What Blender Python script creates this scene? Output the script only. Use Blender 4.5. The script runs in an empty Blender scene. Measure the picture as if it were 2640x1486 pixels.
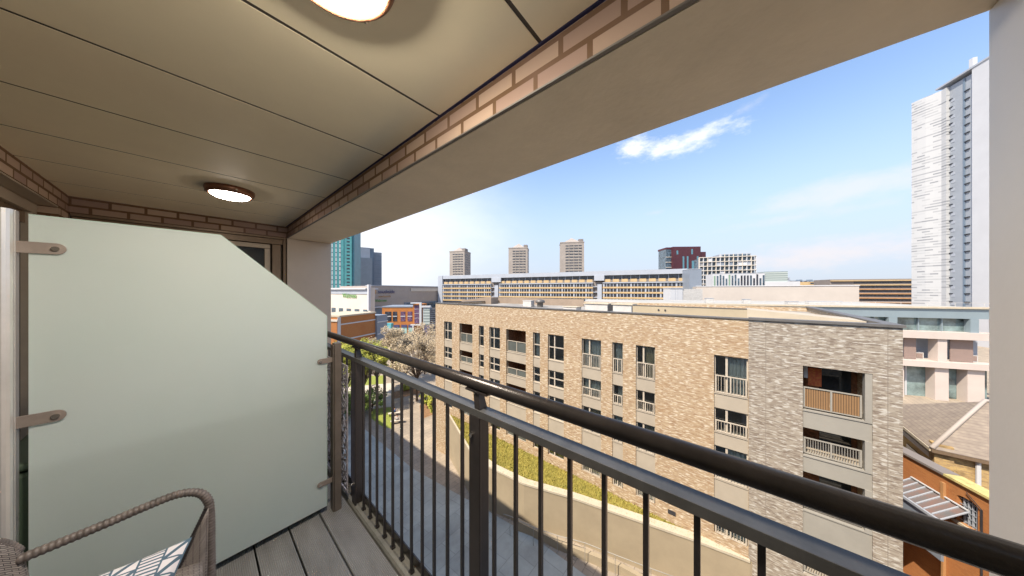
import bpy, bmesh, math, random
from mathutils import Vector, Matrix
R_ = math.radians
random.seed(7)
scene = bpy.context.scene
EYE = 19.5                       # camera height above the courtyard
F_ = 683.0                       # focal length used for the measurements below
VA = 40.1                        # world heading of the view (degrees from +X)
CA, SA = math.cos(R_(VA)), math.sin(R_(VA))
FW = Vector((CA, SA, 0)); RT = Vector((SA, -CA, 0))

# ---------------------------------------------------------------- camera
cam_d = bpy.data.cameras.new("camera"); cam = bpy.data.objects.new("camera", cam_d)
scene.collection.objects.link(cam); scene.camera = cam
cam.location = (0, 0, EYE); cam.rotation_euler = (R_(90), 0, R_(VA - 90))
cam_d.sensor_width = 36; cam_d.lens = F_ / 2640 * 36
cam_d.shift_y = 7 / 2640
cam_d.clip_start = 0.02; cam_d.clip_end = 9000

# ---------------------------------------------------------------- light
SUN_AZ, SUN_EL = -125, 52         # azimuth right of the view axis, elevation
sa = R_(VA - SUN_AZ)
sdir = Vector((math.cos(sa) * math.cos(R_(SUN_EL)), math.sin(sa) * math.cos(R_(SUN_EL)), math.sin(R_(SUN_EL))))
sun_d = bpy.data.lights.new("sun", 'SUN'); sun_d.energy = 2.7; sun_d.angle = R_(0.6); sun_d.color = (1, .89, .74)
sun = bpy.data.objects.new("sun", sun_d); scene.collection.objects.link(sun)
sun.location = (-20, 40, 80); sun.rotation_euler = sdir.to_track_quat('Z', 'Y').to_euler()
scene.view_settings.view_transform = 'Standard'; scene.view_settings.look = 'None'
scene.view_settings.exposure = 1.6; scene.view_settings.gamma = 1; scene.view_settings.use_curve_mapping = False

def dpx(px, py):
    v = RT * ((px - 1320) / F_) + FW + Vector((0, 0, 1)) * ((750 - py) / F_)
    return v.normalized()

world = bpy.data.worlds.new("World"); scene.world = world; world.use_nodes = True
wn = world.node_tree; wn.nodes.clear()
def N(t, typ, **kw):
    n = t.nodes.new(typ)
    for k, v in kw.items(): setattr(n, k, v)
    return n
def vmath(t, op, a, b):
    n = N(t, 'ShaderNodeVectorMath', operation=op)
    for i, s in enumerate((a, b)):
        if s is None: continue
        if hasattr(s, 'links'): t.links.new(s, n.inputs[i])
        else: n.inputs[i].default_value = s
    return n
def fmath(t, op, a, b=None, c=None, clamp=False):
    n = N(t, 'ShaderNodeMath', operation=op, use_clamp=clamp)
    for i, s in enumerate((a, b, c)):
        if s is None: continue
        if hasattr(s, 'links'): t.links.new(s, n.inputs[i])
        else: n.inputs[i].default_value = s
    return n.outputs[0]
sky = N(wn, 'ShaderNodeTexSky', sky_type='NISHITA', sun_disc=False)
sky.sun_elevation = R_(SUN_EL); sky.sun_rotation = R_(90) - sa
sky.air_density = 1.0; sky.dust_density = 0.8; sky.ozone_density = 1.2; sky.altitude = 50
tc = N(wn, 'ShaderNodeTexCoord')
dirv = tc.outputs['Generated']
def cloud(px, py, tilt, ra, rb, nscale, namp, lo, hi, stretch=(1, 1, 1)):
    c = dpx(px, py)
    t1 = c.cross(Vector((0, 0, 1))).normalized(); t2 = t1.cross(c).normalized()
    a = R_(tilt); u = t1 * math.cos(a) + t2 * math.sin(a); v = -t1 * math.sin(a) + t2 * math.cos(a)
    x = fmath(wn, 'DIVIDE', vmath(wn, 'DOT_PRODUCT', dirv, u).outputs['Value'], ra)
    y = fmath(wn, 'DIVIDE', vmath(wn, 'DOT_PRODUCT', dirv, v).outputs['Value'], rb)
    r = fmath(wn, 'SQRT', fmath(wn, 'ADD', fmath(wn, 'MULTIPLY', x, x), fmath(wn, 'MULTIPLY', y, y)))
    front = fmath(wn, 'GREATER_THAN', vmath(wn, 'DOT_PRODUCT', dirv, c).outputs['Value'], 0.2)
    mp = vmath(wn, 'MULTIPLY', dirv, stretch)
    nz = N(wn, 'ShaderNodeTexNoise'); nz.inputs['Scale'].default_value = nscale; nz.inputs['Detail'].default_value = 7
    nz.inputs['Roughness'].default_value = .62
    wn.links.new(mp.outputs[0], nz.inputs['Vector'])
    val = fmath(wn, 'ADD', fmath(wn, 'SUBTRACT', 1.0, r), fmath(wn, 'MULTIPLY', fmath(wn, 'SUBTRACT', nz.outputs['Fac'], .5), namp))
    mr = N(wn, 'ShaderNodeMapRange', interpolation_type='SMOOTHSTEP')
    wn.links.new(val, mr.inputs['Value']); mr.inputs['From Min'].default_value = lo; mr.inputs['From Max'].default_value = hi
    return fmath(wn, 'MULTIPLY', mr.outputs['Result'], front)
def mixc(t, fac, a, b, typ='MIX'):
    n = N(t, 'ShaderNodeMix', data_type='RGBA', blend_type=typ)
    if hasattr(fac, 'links'): t.links.new(fac, n.inputs[0])
    else: n.inputs[0].default_value = fac
    for i, s in ((6, a), (7, b)):
        if hasattr(s, 'links'): t.links.new(s, n.inputs[i])
        else: n.inputs[i].default_value = (*s, 1) if len(s) == 3 else s
    return n.outputs[2]
col = sky.outputs['Color']
CLOUDS = [  # px, py, tilt, ra, rb, noise scale, amp, lo, hi, opacity, colour
    (2230, 480, 3, .25, .045, 9, 1.7, .05, 1.1, .60, (3.3, 3.25, 3.4)),
    (2200, 650, 1, .40, .055, 10, 1.8, .1, 1.1, .65, (3.5, 3.15, 3.1)),
    (2050, 560, 4, .20, .022, 13, 1.8, .1, 1.2, .45, (3.2, 3.15, 3.3)),
    (1690, 548, 0, .05, .012, 24, 1.6, .2, 1.2, .3, (3, 3.0, 3.2)),
    (1640, 382, -4, .062, .046, 22, 2.0, .0, 1.1, .95, (4.2, 4.2, 4.3)),
    (1785, 362, 6, .135, .038, 20, 2.2, .0, 1.15, .9, (4.0, 4.05, 4.2)),
    (1930, 275, 12, .05, .016, 26, 1.7, .1, 1.2, .35, (3, 3.1, 3.4)),
    (960, 620, 12, .62, .42, 3, .5, .0, 1.05, .95, (4, 4.05, 4.2)),
    (1705, 382, 2, .06, .028, 24, 2.0, .0, 1.0, .85, (4.0, 4.05, 4.2)),
]
# the pale low air near the horizon
spz = N(wn, 'ShaderNodeSeparateXYZ'); wn.links.new(dirv, spz.inputs[0])
mr0 = N(wn, 'ShaderNodeMapRange', interpolation_type='SMOOTHERSTEP'); wn.links.new(spz.outputs['Z'], mr0.inputs['Value'])
mr0.inputs['From Min'].default_value = .55; mr0.inputs['From Max'].default_value = -.02; mr0.inputs['To Max'].default_value = .92
col = mixc(wn, mr0.outputs['Result'], col, (2.15, 2.42, 2.95))
for px, py, tl, ra, rb, ns, na, lo, hi, op, cc in CLOUDS:
    m = cloud(px, py, tl, ra, rb, ns, na, lo, hi, (1, 1, 2.2))
    col = mixc(wn, fmath(wn, 'MULTIPLY', m, op), col, cc)
bg = N(wn, 'ShaderNodeBackground'); bg.inputs['Strength'].default_value = 0.098
wo = N(wn, 'ShaderNodeOutputWorld')
wn.links.new(col, bg.inputs['Color']); wn.links.new(bg.outputs[0], wo.inputs['Surface'])

# ---------------------------------------------------------------- materials
MATS = {}
def mat(name, color, rough=.6, metal=0, var=.12, vscale=3, spec=.5, bump=0, bscale=40, emit=None, trans=0, alpha=1, stretch=(1, 1, 1), color2=None, coat=0):
    if name in MATS: return MATS[name]
    m = bpy.data.materials.new(name); m.use_nodes = True; t = m.node_tree
    b = t.nodes['Principled BSDF']
    b.inputs['Roughness'].default_value = rough; b.inputs['Metallic'].default_value = metal
    b.inputs['Specular IOR Level'].default_value = spec; b.inputs['Transmission Weight'].default_value = trans
    b.inputs['Coat Weight'].default_value = coat
    co = N(t, 'ShaderNodeTexCoord'); mp = vmath(t, 'MULTIPLY', co.outputs['Object'], stretch)
    nz = N(t, 'ShaderNodeTexNoise'); nz.inputs['Scale'].default_value = vscale; nz.inputs['Detail'].default_value = 6
    nz.inputs['Roughness'].default_value = .65
    t.links.new(mp.outputs[0], nz.inputs['Vector'])
    c2 = color2 if color2 else tuple(max(0, c * (1 - 2 * var)) for c in color)
    c1 = color if color2 else tuple(min(1, c * (1 + var)) for c in color)
    mr = N(t, 'ShaderNodeMapRange'); t.links.new(nz.outputs['Fac'], mr.inputs['Value'])
    mr.inputs['From Min'].default_value = .3; mr.inputs['From Max'].default_value = .7
    t.links.new(mixc(t, mr.outputs['Result'], c2, c1), b.inputs['Base Color'])
    if bump:
        n2 = N(t, 'ShaderNodeTexNoise'); n2.inputs['Scale'].default_value = bscale; n2.inputs['Detail'].default_value = 4
        t.links.new(mp.outputs[0], n2.inputs['Vector'])
        bp = N(t, 'ShaderNodeBump'); bp.inputs['Strength'].default_value = bump; bp.inputs['Distance'].default_value = .02
        t.links.new(n2.outputs['Fac'], bp.inputs['Height']); t.links.new(bp.outputs[0], b.inputs['Normal'])
    if emit:
        b.inputs['Emission Color'].default_value = (*emit[0], 1); b.inputs['Emission Strength'].default_value = emit[1]
    MATS[name] = m
    return m

def wallvec(t):            # (horizontal run, height, 0) for upright faces lying along x or y
    co = N(t, 'ShaderNodeTexCoord'); sp = N(t, 'ShaderNodeSeparateXYZ'); t.links.new(co.outputs['Object'], sp.inputs[0])
    cb = N(t, 'ShaderNodeCombineXYZ')
    t.links.new(fmath(t, 'ADD', sp.outputs['X'], sp.outputs['Y']), cb.inputs['X']); t.links.new(sp.outputs['Z'], cb.inputs['Y'])
    return cb.outputs[0]
def brickmat(name, c1, c2, mortar, bw=.235, rh=.075, ms=.006, streak=None, bias=0, rough=.85, bump=.4, off=(0, 0, 0)):
    m = bpy.data.materials.new(name); m.use_nodes = True; t = m.node_tree; b = t.nodes['Principled BSDF']
    b.inputs['Roughness'].default_value = rough; b.inputs['Specular IOR Level'].default_value = .25
    v = vmath(t, 'ADD', wallvec(t), off).outputs[0]
    br = N(t, 'ShaderNodeTexBrick'); t.links.new(v, br.inputs['Vector'])
    br.inputs['Scale'].default_value = 1; br.inputs['Brick Width'].default_value = bw; br.inputs['Row Height'].default_value = rh
    br.inputs['Mortar Size'].default_value = ms; br.inputs['Mortar Smooth'].default_value = .1; br.inputs['Bias'].default_value = bias
    br.inputs['Color1'].default_value = (*c1, 1); br.inputs['Color2'].default_value = (*c2, 1); br.inputs['Mortar'].default_value = (*mortar, 1)
    c = br.outputs['Color']
    if streak:             # courses of odd bricks that read as pale and dark streaks
        for (sx, sy, sc, colr, lo, hi, op, sd) in streak:
            mv = vmath(t, 'MULTIPLY', v, (sx, sy, 1)); mv2 = vmath(t, 'ADD', mv.outputs[0], (sd, sd * 1.7, sd))
            nz = N(t, 'ShaderNodeTexNoise'); nz.inputs['Scale'].default_value = sc; nz.inputs['Detail'].default_value = 3
            t.links.new(mv2.outputs[0], nz.inputs['Vector'])
            mr = N(t, 'ShaderNodeMapRange'); t.links.new(nz.outputs['Fac'], mr.inputs['Value'])
            mr.inputs['From Min'].default_value = lo; mr.inputs['From Max'].default_value = hi
            c = mixc(t, fmath(t, 'MULTIPLY', mr.outputs['Result'], op), c, colr)
    t.links.new(c, b.inputs['Base Color'])
    bp = N(t, 'ShaderNodeBump'); bp.inputs['Strength'].default_value = bump; bp.inputs['Distance'].default_value = .008
    t.links.new(fmath(t, 'SUBTRACT', 1.0, br.outputs['Fac']), bp.inputs['Height']); t.links.new(bp.outputs[0], b.inputs['Normal'])
    MATS[name] = m
    return m
def glassmat(name, tint, gloss=.6, rough=.03, see=.5):
    m = bpy.data.materials.new(name); m.use_nodes = True; t = m.node_tree; t.nodes.clear()
    o = N(t, 'ShaderNodeOutputMaterial'); tr = N(t, 'ShaderNodeBsdfTransparent'); tr.inputs[0].default_value = (*tint, 1)
    gl = N(t, 'ShaderNodeBsdfGlossy'); gl.inputs['Roughness'].default_value = rough; gl.inputs['Color'].default_value = (.9, .95, 1, 1)
    fr = N(t, 'ShaderNodeFresnel'); fr.inputs['IOR'].default_value = 1.6
    mx = N(t, 'ShaderNodeMixShader'); f = fmath(t, 'MULTIPLY_ADD', fr.outputs[0], gloss, .04, clamp=True)
    t.links.new(f, mx.inputs[0]); t.links.new(tr.outputs[0], mx.inputs[1]); t.links.new(gl.outputs[0], mx.inputs[2])
    t.links.new(mx.outputs[0], o.inputs['Surface']); MATS[name] = m
    return m

M = dict(
 ceil=mat("ceiling_panel_paint", (.90, .80, .58), .6, 0, .03, 1.2, bump=.015, bscale=60),
 seam=mat('panel_seam', (.06, .05, .04), .8),
 trim=mat('blue_black_trim', (.02, .025, .09), .5),
 soffit=mat('soffit_panel', (.76, .65, .49), .5, .05, .07, 1.6, bump=.08, bscale=30),
 column=mat('column_panel', (.50, .42, .34), .4, .1, .05, 1.2),
 pillar=mat('pillar_panel', (.68, .63, .57), .45, .05, .05, .7, bump=.06, bscale=30),
 mass=mat('render_coat', (.42, .37, .3), .8),
 frame=mat('bronze_frame', (.20, .14, .09), .4, .3, .08),
 frame2=mat('taupe_frame', (.42, .35, .27), .45, .2, .06),
 silver=mat('silver_post', (.72, .70, .68), .25, .6, .05, 8),
 rail=mat('rail_paint', (.052, .045, .043), .30, .35, .12, 14, bump=.05, bscale=120),
 bar=mat('top_bar_paint', (.12, .118, .115), .42, .3, .12, 14),
 post=mat('post_paint', (.055, .047, .045), .35, .4, .1, 9),
 spost=mat('screen_post_paint', (.20, .165, .14), .35, .4, .1, 9),
 bracket=mat('bracket_paint', (.30, .25, .22), .5, .3, .1, 12),
 steel=mat('bolt_steel', (.75, .73, .7), .25, 1, .05),
 tray=mat('gutter_metal', (.30, .29, .26), .45, .35, .15, 7),
 pierced=mat('pierced_panel_paint', (.50, .47, .52), .5),
 stone=mat('coping_metal', (.16, .15, .14), .5, .4, .1, 2),
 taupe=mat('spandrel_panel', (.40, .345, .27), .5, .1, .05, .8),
 taupe2=mat('spandrel_panel_grey', (.31, .29, .25), .5, .1, .05, .8),  # on the right facade's spandrels this grey stands for shade
 wframe=mat('window_frame_paint', (.45, .39, .31), .5, 0, .05),
 room=mat('room_wall', (.42, .36, .30), .9),
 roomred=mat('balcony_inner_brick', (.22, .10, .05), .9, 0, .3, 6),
 curtain=mat('curtain_cloth', (.72, .70, .66), .9, 0, .25, 4, stretch=(6, 6, .3)),
 curtain2=mat('curtain_cloth_tan', (.62, .50, .33), .9, 0, .25, 4, stretch=(6, 6, .3)),
 roof=mat('flat_roof_felt', (.30, .28, .25), .9, 0, .2, .6),
 beige=mat('plant_screen', (.36, .30, .205), .6, 0, .06, .5),
 beige2=mat('plant_screen_pale', (.42, .36, .27), .6, 0, .08, .5),
 brown=mat('brown_screen', (.26, .20, .15), .7, 0, .1, .5),
 unit=mat('unit_paint', (.48, .465, .44), .5, 0, .08, 2),
 dark=mat('dark_opening', (.03, .03, .035), .4),
 conc=mat('wall_render', (.32, .26, .175), .85, 0, .06, .8),
 coping=mat('coping_stone', (.46, .40, .30), .8, 0, .06, 2),
 pave=mat('paving', (.38, .31, .23), .9, 0, .10, .5, bump=.1, bscale=8),
 concj=mat('joint_sealant', (.20, .17, .14), .9),
 pave2=mat('pale_path', (.52, .46, .38), .9, 0, .08, .6),
 grass=mat('lawn_grass', (.27, .29, .05), .95, 0, .3, 2.5, color2=(.16, .20, .03), bump=.6, bscale=14),
 gdry=mat('bank_grass', (.30, .24, .05), .95, 0, .3, 2.2, color2=(.14, .13, .02), bump=.6, bscale=14),
 soil=mat('planting_bed', (.27, .15, .07), .95, 0, .3, 3),
 bark=mat('bark', (.13, .09, .065), .9, 0, .3, 6, stretch=(1, 1, .3)),
 blossom=mat('blossom_petals', (.54, .45, .31), .8, 0, .3, .5, color2=(.30, .22, .12)),
 leafy=mat('spring_leaves', (.50, .48, .07), .8, 0, .3, .4, color2=(.24, .28, .04)),
 leafg=mat('shrub_leaves', (.14, .22, .035), .8, 0, .3, 1, color2=(.06, .11, .02)),
 leafd=mat('dark_leaves', (.07, .11, .03), .8, 0, .3, 1),
)
M['brick_near'] = brickmat('buff_brick', (.40, .295, .22), (.27, .185, .15), (.13, .075, .04), ms=.011, bw=.225, rh=.078,
    streak=[(1, 1, 1.4, (.26, .18, .17), .5, .75, .5, 3)])
M['brick_warm'] = brickmat('mottled_buff_brick', (.42, .32, .205), (.31, .215, .13), (.37, .305, .225), ms=.004,
    streak=[(1.5, 6.5, 1.9, (.25, .155, .09), .52, .62, .7, 1), (1.7, 7.2, 2.0, (.58, .51, .40), .54, .62, .85, 9), (.5, 1.2, 1.2, (.30, .19, .10), .48, .7, .35, 4)])
M['brick_shaded'] = brickmat('mottled_shaded_brick', (.315, .275, .22), (.225, .185, .145), (.31, .275, .23), ms=.004,  # greyer copy of the buff brick; right facade's shade put into the colour
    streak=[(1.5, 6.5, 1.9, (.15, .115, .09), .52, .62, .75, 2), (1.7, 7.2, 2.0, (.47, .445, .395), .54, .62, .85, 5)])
M['brick_orange'] = brickmat('orange_brick', (.42, .175, .06), (.35, .14, .05), (.38, .20, .09), ms=.006, streak=[(.3, .3, 1, (.34, .12, .04), .45, .75, .5, 4)])
M['brick_yellow'] = brickmat('yellow_stock_brick', (.60, .40, .12), (.46, .28, .10), (.40, .28, .14), ms=.008, streak=[(.5, 1, 1.5, (.30, .17, .07), .5, .7, .4, 4)])
M['brick_yellow_shaded'] = brickmat('shaded_stock_brick', (.48, .33, .13), (.30, .20, .10), (.36, .27, .15), ms=.010, streak=[(1, 2, 2, (.16, .11, .06), .5, .65, .7, 7)])  # darker copy for the less lit side; shade put into the colour
M['glass'] = glassmat('window_glass', (.80, .85, .85), .8)
M['glassd'] = mat('dark_glass', (.03, .04, .05), .06, 0, .2, .4, spec=.8)
M['glassb'] = mat('grey_glass', (.10, .11, .10), .1, 0, .2, .3, spec=.8)

def slabs(name, w, h, dark):
    t = MATS[name].node_tree; b = t.nodes['Principled BSDF']; src = b.inputs['Base Color'].links[0].from_socket
    co = N(t, 'ShaderNodeTexCoord'); br = N(t, 'ShaderNodeTexBrick'); t.links.new(co.outputs['Object'], br.inputs['Vector'])
    br.inputs['Scale'].default_value = 1; br.inputs['Brick Width'].default_value = w; br.inputs['Row Height'].default_value = h; br.inputs['Mortar Size'].default_value = .025
    br.inputs['Color1'].default_value = (1, 1, 1, 1); br.inputs['Color2'].default_value = (.84, .84, .84, 1); br.inputs['Mortar'].default_value = (dark, dark, dark, 1)
    nz = N(t, 'ShaderNodeTexNoise'); nz.inputs['Scale'].default_value = .35; nz.inputs['Detail'].default_value = 8; nz.inputs['Roughness'].default_value = .7; t.links.new(co.outputs['Object'], nz.inputs['Vector'])
    mr = N(t, 'ShaderNodeMapRange'); t.links.new(nz.outputs['Fac'], mr.inputs['Value']); mr.inputs['From Min'].default_value = .4; mr.inputs['From Max'].default_value = .65; mr.inputs['To Max'].default_value = .35
    c = mixc(t, 1.0, src, br.outputs['Color'], 'MULTIPLY'); t.links.new(mixc(t, mr.outputs['Result'], c, (.12, .11, .10)), b.inputs['Base Color'])
slabs('paving', 1.2, .6, .62)
def groovemat():
    m = bpy.data.materials.new('grooved_deck_board'); m.use_nodes = True; t = m.node_tree; b = t.nodes['Principled BSDF']
    b.inputs['Roughness'].default_value = .62
    co = N(t, 'ShaderNodeTexCoord'); sp = N(t, 'ShaderNodeSeparateXYZ'); t.links.new(co.outputs['Object'], sp.inputs[0])
    s = fmath(t, 'SINE', fmath(t, 'MULTIPLY', sp.outputs['X'], 2 * math.pi / .0078))
    mr = N(t, 'ShaderNodeMapRange'); t.links.new(s, mr.inputs['Value']); mr.inputs['From Min'].default_value = -1
    nz = N(t, 'ShaderNodeTexNoise'); mv = vmath(t, 'MULTIPLY', co.outputs['Object'], (9, 2.5, 1)); t.links.new(mv.outputs[0], nz.inputs['Vector'])
    nz.inputs['Scale'].default_value = 1.6; nz.inputs['Detail'].default_value = 7
    base = mixc(t, nz.outputs['Fac'], (.13, .128, .125), (.36, .358, .355))
    t.links.new(mixc(t, fmath(t, 'MULTIPLY', mr.outputs['Result'], .5), base, (.15, .14, .13)), b.inputs['Base Color'])
    bp = N(t, 'ShaderNodeBump'); bp.inputs['Strength'].default_value = .6; bp.inputs['Distance'].default_value = .002
    t.links.new(s, bp.inputs['Height']); t.links.new(bp.outputs[0], b.inputs['Normal'])
    return m
M['deck'] = groovemat()
def frosted():
    m = bpy.data.materials.new('frosted_glass'); m.use_nodes = True; t = m.node_tree; t.nodes.clear()
    o = N(t, 'ShaderNodeOutputMaterial')
    p = N(t, 'ShaderNodeBsdfPrincipled'); p.inputs['Base Color'].default_value = (.90, .97, .98, 1); p.inputs['Roughness'].default_value = .32
    tl = N(t, 'ShaderNodeBsdfTranslucent'); tl.inputs[0].default_value = (.88, .95, .89, 1)
    rf = N(t, 'ShaderNodeBsdfRefraction'); rf.inputs['Roughness'].default_value = .42; rf.inputs['IOR'].default_value = 1.04; rf.inputs[0].default_value = (.9, .97, .91, 1)
    nz = N(t, 'ShaderNodeTexNoise'); nz.inputs['Scale'].default_value = 2.2; nz.inputs['Detail'].default_value = 7; t.links.new(N(t, 'ShaderNodeTexCoord').outputs['Object'], nz.inputs['Vector'])
    t.links.new(mixc(t, nz.outputs['Fac'], (.80, .90, .88), (.94, .99, 1)), p.inputs['Base Color'])
    t.links.new(mixc(t, nz.outputs['Fac'], (.82, .92, .87), (.92, .98, .93)), tl.inputs[0])
    m1 = N(t, 'ShaderNodeMixShader'); m1.inputs[0].default_value = .6
    m2 = N(t, 'ShaderNodeMixShader'); m2.inputs[0].default_value = .40
    t.links.new(tl.outputs[0], m1.inputs[1]); t.links.new(rf.outputs[0], m1.inputs[2])
    t.links.new(m1.outputs[0], m2.inputs[1]); t.links.new(p.outputs[0], m2.inputs[2]); t.links.new(m2.outputs[0], o.inputs['Surface'])
    return m
M['frost'] = frosted()
def stripemat(name, c1, c2, freq, axis='Z', duty=.5, rough=.6, jitter=0):
    m = bpy.data.materials.new(name); m.use_nodes = True; t = m.node_tree; b = t.nodes['Principled BSDF']; b.inputs['Roughness'].default_value = rough
    co = N(t, 'ShaderNodeTexCoord'); sp = N(t, 'ShaderNodeSeparateXYZ'); t.links.new(co.outputs['Object'], sp.inputs[0])
    src = sp.outputs[axis] if axis != 'XY' else fmath(t, 'ADD', sp.outputs['X'], sp.outputs['Y'])
    f = fmath(t, 'FRACT', fmath(t, 'MULTIPLY', src, freq))
    g = fmath(t, 'GREATER_THAN', f, duty)
    nz = N(t, 'ShaderNodeTexNoise'); nz.inputs['Scale'].default_value = 2; t.links.new(co.outputs['Object'], nz.inputs['Vector'])
    c = mixc(t, g, c1, c2); c = mixc(t, fmath(t, 'MULTIPLY', nz.outputs['Fac'], .3), c, tuple(x * .5 for x in c1))
    t.links.new(c, b.inputs['Base Color']); return m
M['bamboo'] = stripemat('bamboo_cane', (.27, .155, .07), (.10, .055, .025), 13, 'Y', .6)
M['louvre'] = stripemat('louvre_slats', (.34, .25, .21), (.13, .09, .08), 7, 'Z', .6)
def tilemat():
    m = bpy.data.materials.new('roof_tiles'); m.use_nodes = True; t = m.node_tree; b = t.nodes['Principled BSDF']; b.inputs['Roughness'].default_value = .85
    co = N(t, 'ShaderNodeTexCoord')
    v = N(t, 'ShaderNodeTexVoronoi'); v.inputs['Scale'].default_value = 4; t.links.new(co.outputs['Object'], v.inputs['Vector'])
    nz = N(t, 'ShaderNodeTexNoise'); nz.inputs['Scale'].default_value = 2; nz.inputs['Detail'].default_value = 6; t.links.new(co.outputs['Object'], nz.inputs['Vector'])
    c = mixc(t, nz.outputs['Fac'], (.18, .15, .12), (.33, .275, .21)); c = mixc(t, fmath(t, 'MULTIPLY', v.outputs['Distance'], .5), c, (.12, .09, .08))
    sp = N(t, 'ShaderNodeSeparateXYZ'); t.links.new(co.outputs['Object'], sp.inputs[0])
    f = fmath(t, 'FRACT', fmath(t, 'MULTIPLY', sp.outputs['Z'], 8)); g = fmath(t, 'LESS_THAN', f, .18)
    t.links.new(mixc(t, fmath(t, 'MULTIPLY', g, .45), c, (.12, .09, .08)), b.inputs['Base Color'])
    return m
M['tiles'] = tilemat()

# ---------------------------------------------------------------- mesh helpers
C = scene.collection
class MB:
    def __init__(s): s.v = []; s.f = []
    def face(s, pts): i = len(s.v); s.v += [tuple(p) for p in pts]; s.f.append(tuple(range(i, i + len(pts)))); return s
    def box(s, x0, x1, y0, y1, z0, z1):
        x0, x1 = sorted((x0, x1)); y0, y1 = sorted((y0, y1)); z0, z1 = sorted((z0, z1))
        i = len(s.v)
        s.v += [(x0,y0,z0),(x1,y0,z0),(x1,y1,z0),(x0,y1,z0),(x0,y0,z1),(x1,y0,z1),(x1,y1,z1),(x0,y1,z1)]
        s.f += [tuple(i + k for k in q) for q in ((0,3,2,1),(4,5,6,7),(0,1,5,4),(1,2,6,5),(2,3,7,6),(3,0,4,7))]
        return s
    def prism(s, pts, z0, z1):                      # pts counter-clockwise in plan; z1 may be a list
        n = len(pts); i = len(s.v)
        zt = z1 if isinstance(z1, (list, tuple)) else [z1] * n
        zb = z0 if isinstance(z0, (list, tuple)) else [z0] * n
        s.v += [(p[0], p[1], zb[k]) for k, p in enumerate(pts)] + [(p[0], p[1], zt[k]) for k, p in enumerate(pts)]
        s.f.append(tuple(i + k for k in reversed(range(n)))); s.f.append(tuple(i + n + k for k in range(n)))
        for k in range(n):
            j = (k + 1) % n; s.f.append((i + k, i + j, i + n + j, i + n + k))
        return s
    def extr(s, pts, d):                            # planar polygon pushed along d
        n = len(pts); i = len(s.v); d = Vector(d)
        s.v += [tuple(p) for p in pts] + [tuple(Vector(p) + d) for p in pts]
        s.f.append(tuple(i + k for k in reversed(range(n)))); s.f.append(tuple(i + n + k for k in range(n)))
        for k in range(n):
            j = (k + 1) % n; s.f.append((i + k, i + j, i + n + j, i + n + k))
        return s
    def tube(s, path, r, n=10, cap=True):
        path = [Vector(p) for p in path]; rings = []; up = Vector((0, 0, 1)); prev = None
        for k, p in enumerate(path):
            d = (path[min(k + 1, len(path) - 1)] - path[max(k - 1, 0)]).normalized()
            if prev is None:
                a = d.cross(up) if abs(d.z) < .95 else d.cross(Vector((1, 0, 0)))
            else: a = prev - d * prev.dot(d)
            a.normalize(); b = d.cross(a); prev = a
            rr = r[k] if isinstance(r, (list, tuple)) else r
            i = len(s.v); rings.append(i)
            s.v += [tuple(p + (a * math.cos(2*math.pi*j/n) + b * math.sin(2*math.pi*j/n)) * rr) for j in range(n)]
        for q in range(len(rings) - 1):
            a, b = rings[q], rings[q + 1]
            for j in range(n): s.f.append((a + j, b + j, b + (j + 1) % n, a + (j + 1) % n))
        if cap: s.f.append(tuple(rings[0] + j for j in range(n))); s.f.append(tuple(rings[-1] + j for j in reversed(range(n))))
        return s
    def lathe(s, prof, c, n=48):                    # prof: (radius, z)
        rings = []
        for r, z in prof:
            i = len(s.v); rings.append(i)
            s.v += [(c[0] + r * math.cos(2*math.pi*j/n), c[1] + r * math.sin(2*math.pi*j/n), c[2] + z) for j in range(n)]
        for q in range(len(rings) - 1):
            a, b = rings[q], rings[q + 1]
            for j in range(n): s.f.append((a + j, a + (j + 1) % n, b + (j + 1) % n, b + j))
        return s
    def build(s, name, m, parent=None, world=True, bevel=0, smooth=False, fix=True):
        me = bpy.data.meshes.new(name)
        vs = s.v
        if parent is not None and world:
            inv = ROOTM[parent.name].inverted(); vs = [tuple(inv @ Vector(p)) for p in vs]
        me.from_pydata(vs, [], s.f); me.update()
        if fix:
            bm = bmesh.new(); bm.from_mesh(me); bmesh.ops.recalc_face_normals(bm, faces=bm.faces); bm.to_mesh(me); bm.free()
        o = bpy.data.objects.new(name, me); C.objects.link(o)
        if m: me.materials.append(m if not isinstance(m, str) else M[m])
        if parent is not None: o.parent = parent; ROOTM[o.name] = ROOTM[parent.name]
        else: ROOTM[o.name] = Matrix.Identity(4)
        if smooth:
            for p in me.polygons: p.use_smooth = True
        if bevel:
            b = o.modifiers.new('bevel', 'BEVEL'); b.width = bevel; b.segments = 2; b.limit_method = 'ANGLE'
        return o
ROOTM = {}
def tag(o, label, cat, group=None):
    o['label'] = label; o['category'] = cat
    if group: o['group'] = group
    return o
def thing(name, label, cat, loc=(0, 0, 0), rz=0, group=None):
    o = bpy.data.objects.new(name, None); C.objects.link(o); o.location = loc; o.rotation_euler = (0, 0, rz)
    o.empty_display_size = .2
    ROOTM[o.name] = Matrix.Translation(loc) @ Matrix.Rotation(rz, 4, 'Z')
    return tag(o, label, cat, group)
def kind(o, k): o['kind'] = k; return o

def at(px, fwd):                 # plan point on the sight line of column px at forward distance fwd
    p = FW * fwd + RT * ((px - 1320) / F_ * fwd); return (p.x, p.y)
def hz(py, fwd): return EYE - (py - 750) / F_ * fwd
def uon(px, v):                  # y of the point of the plane x=v seen at column px
    o = (px - 1320) / F_; return v * (SA - CA * o) / (CA + SA * o)

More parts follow.
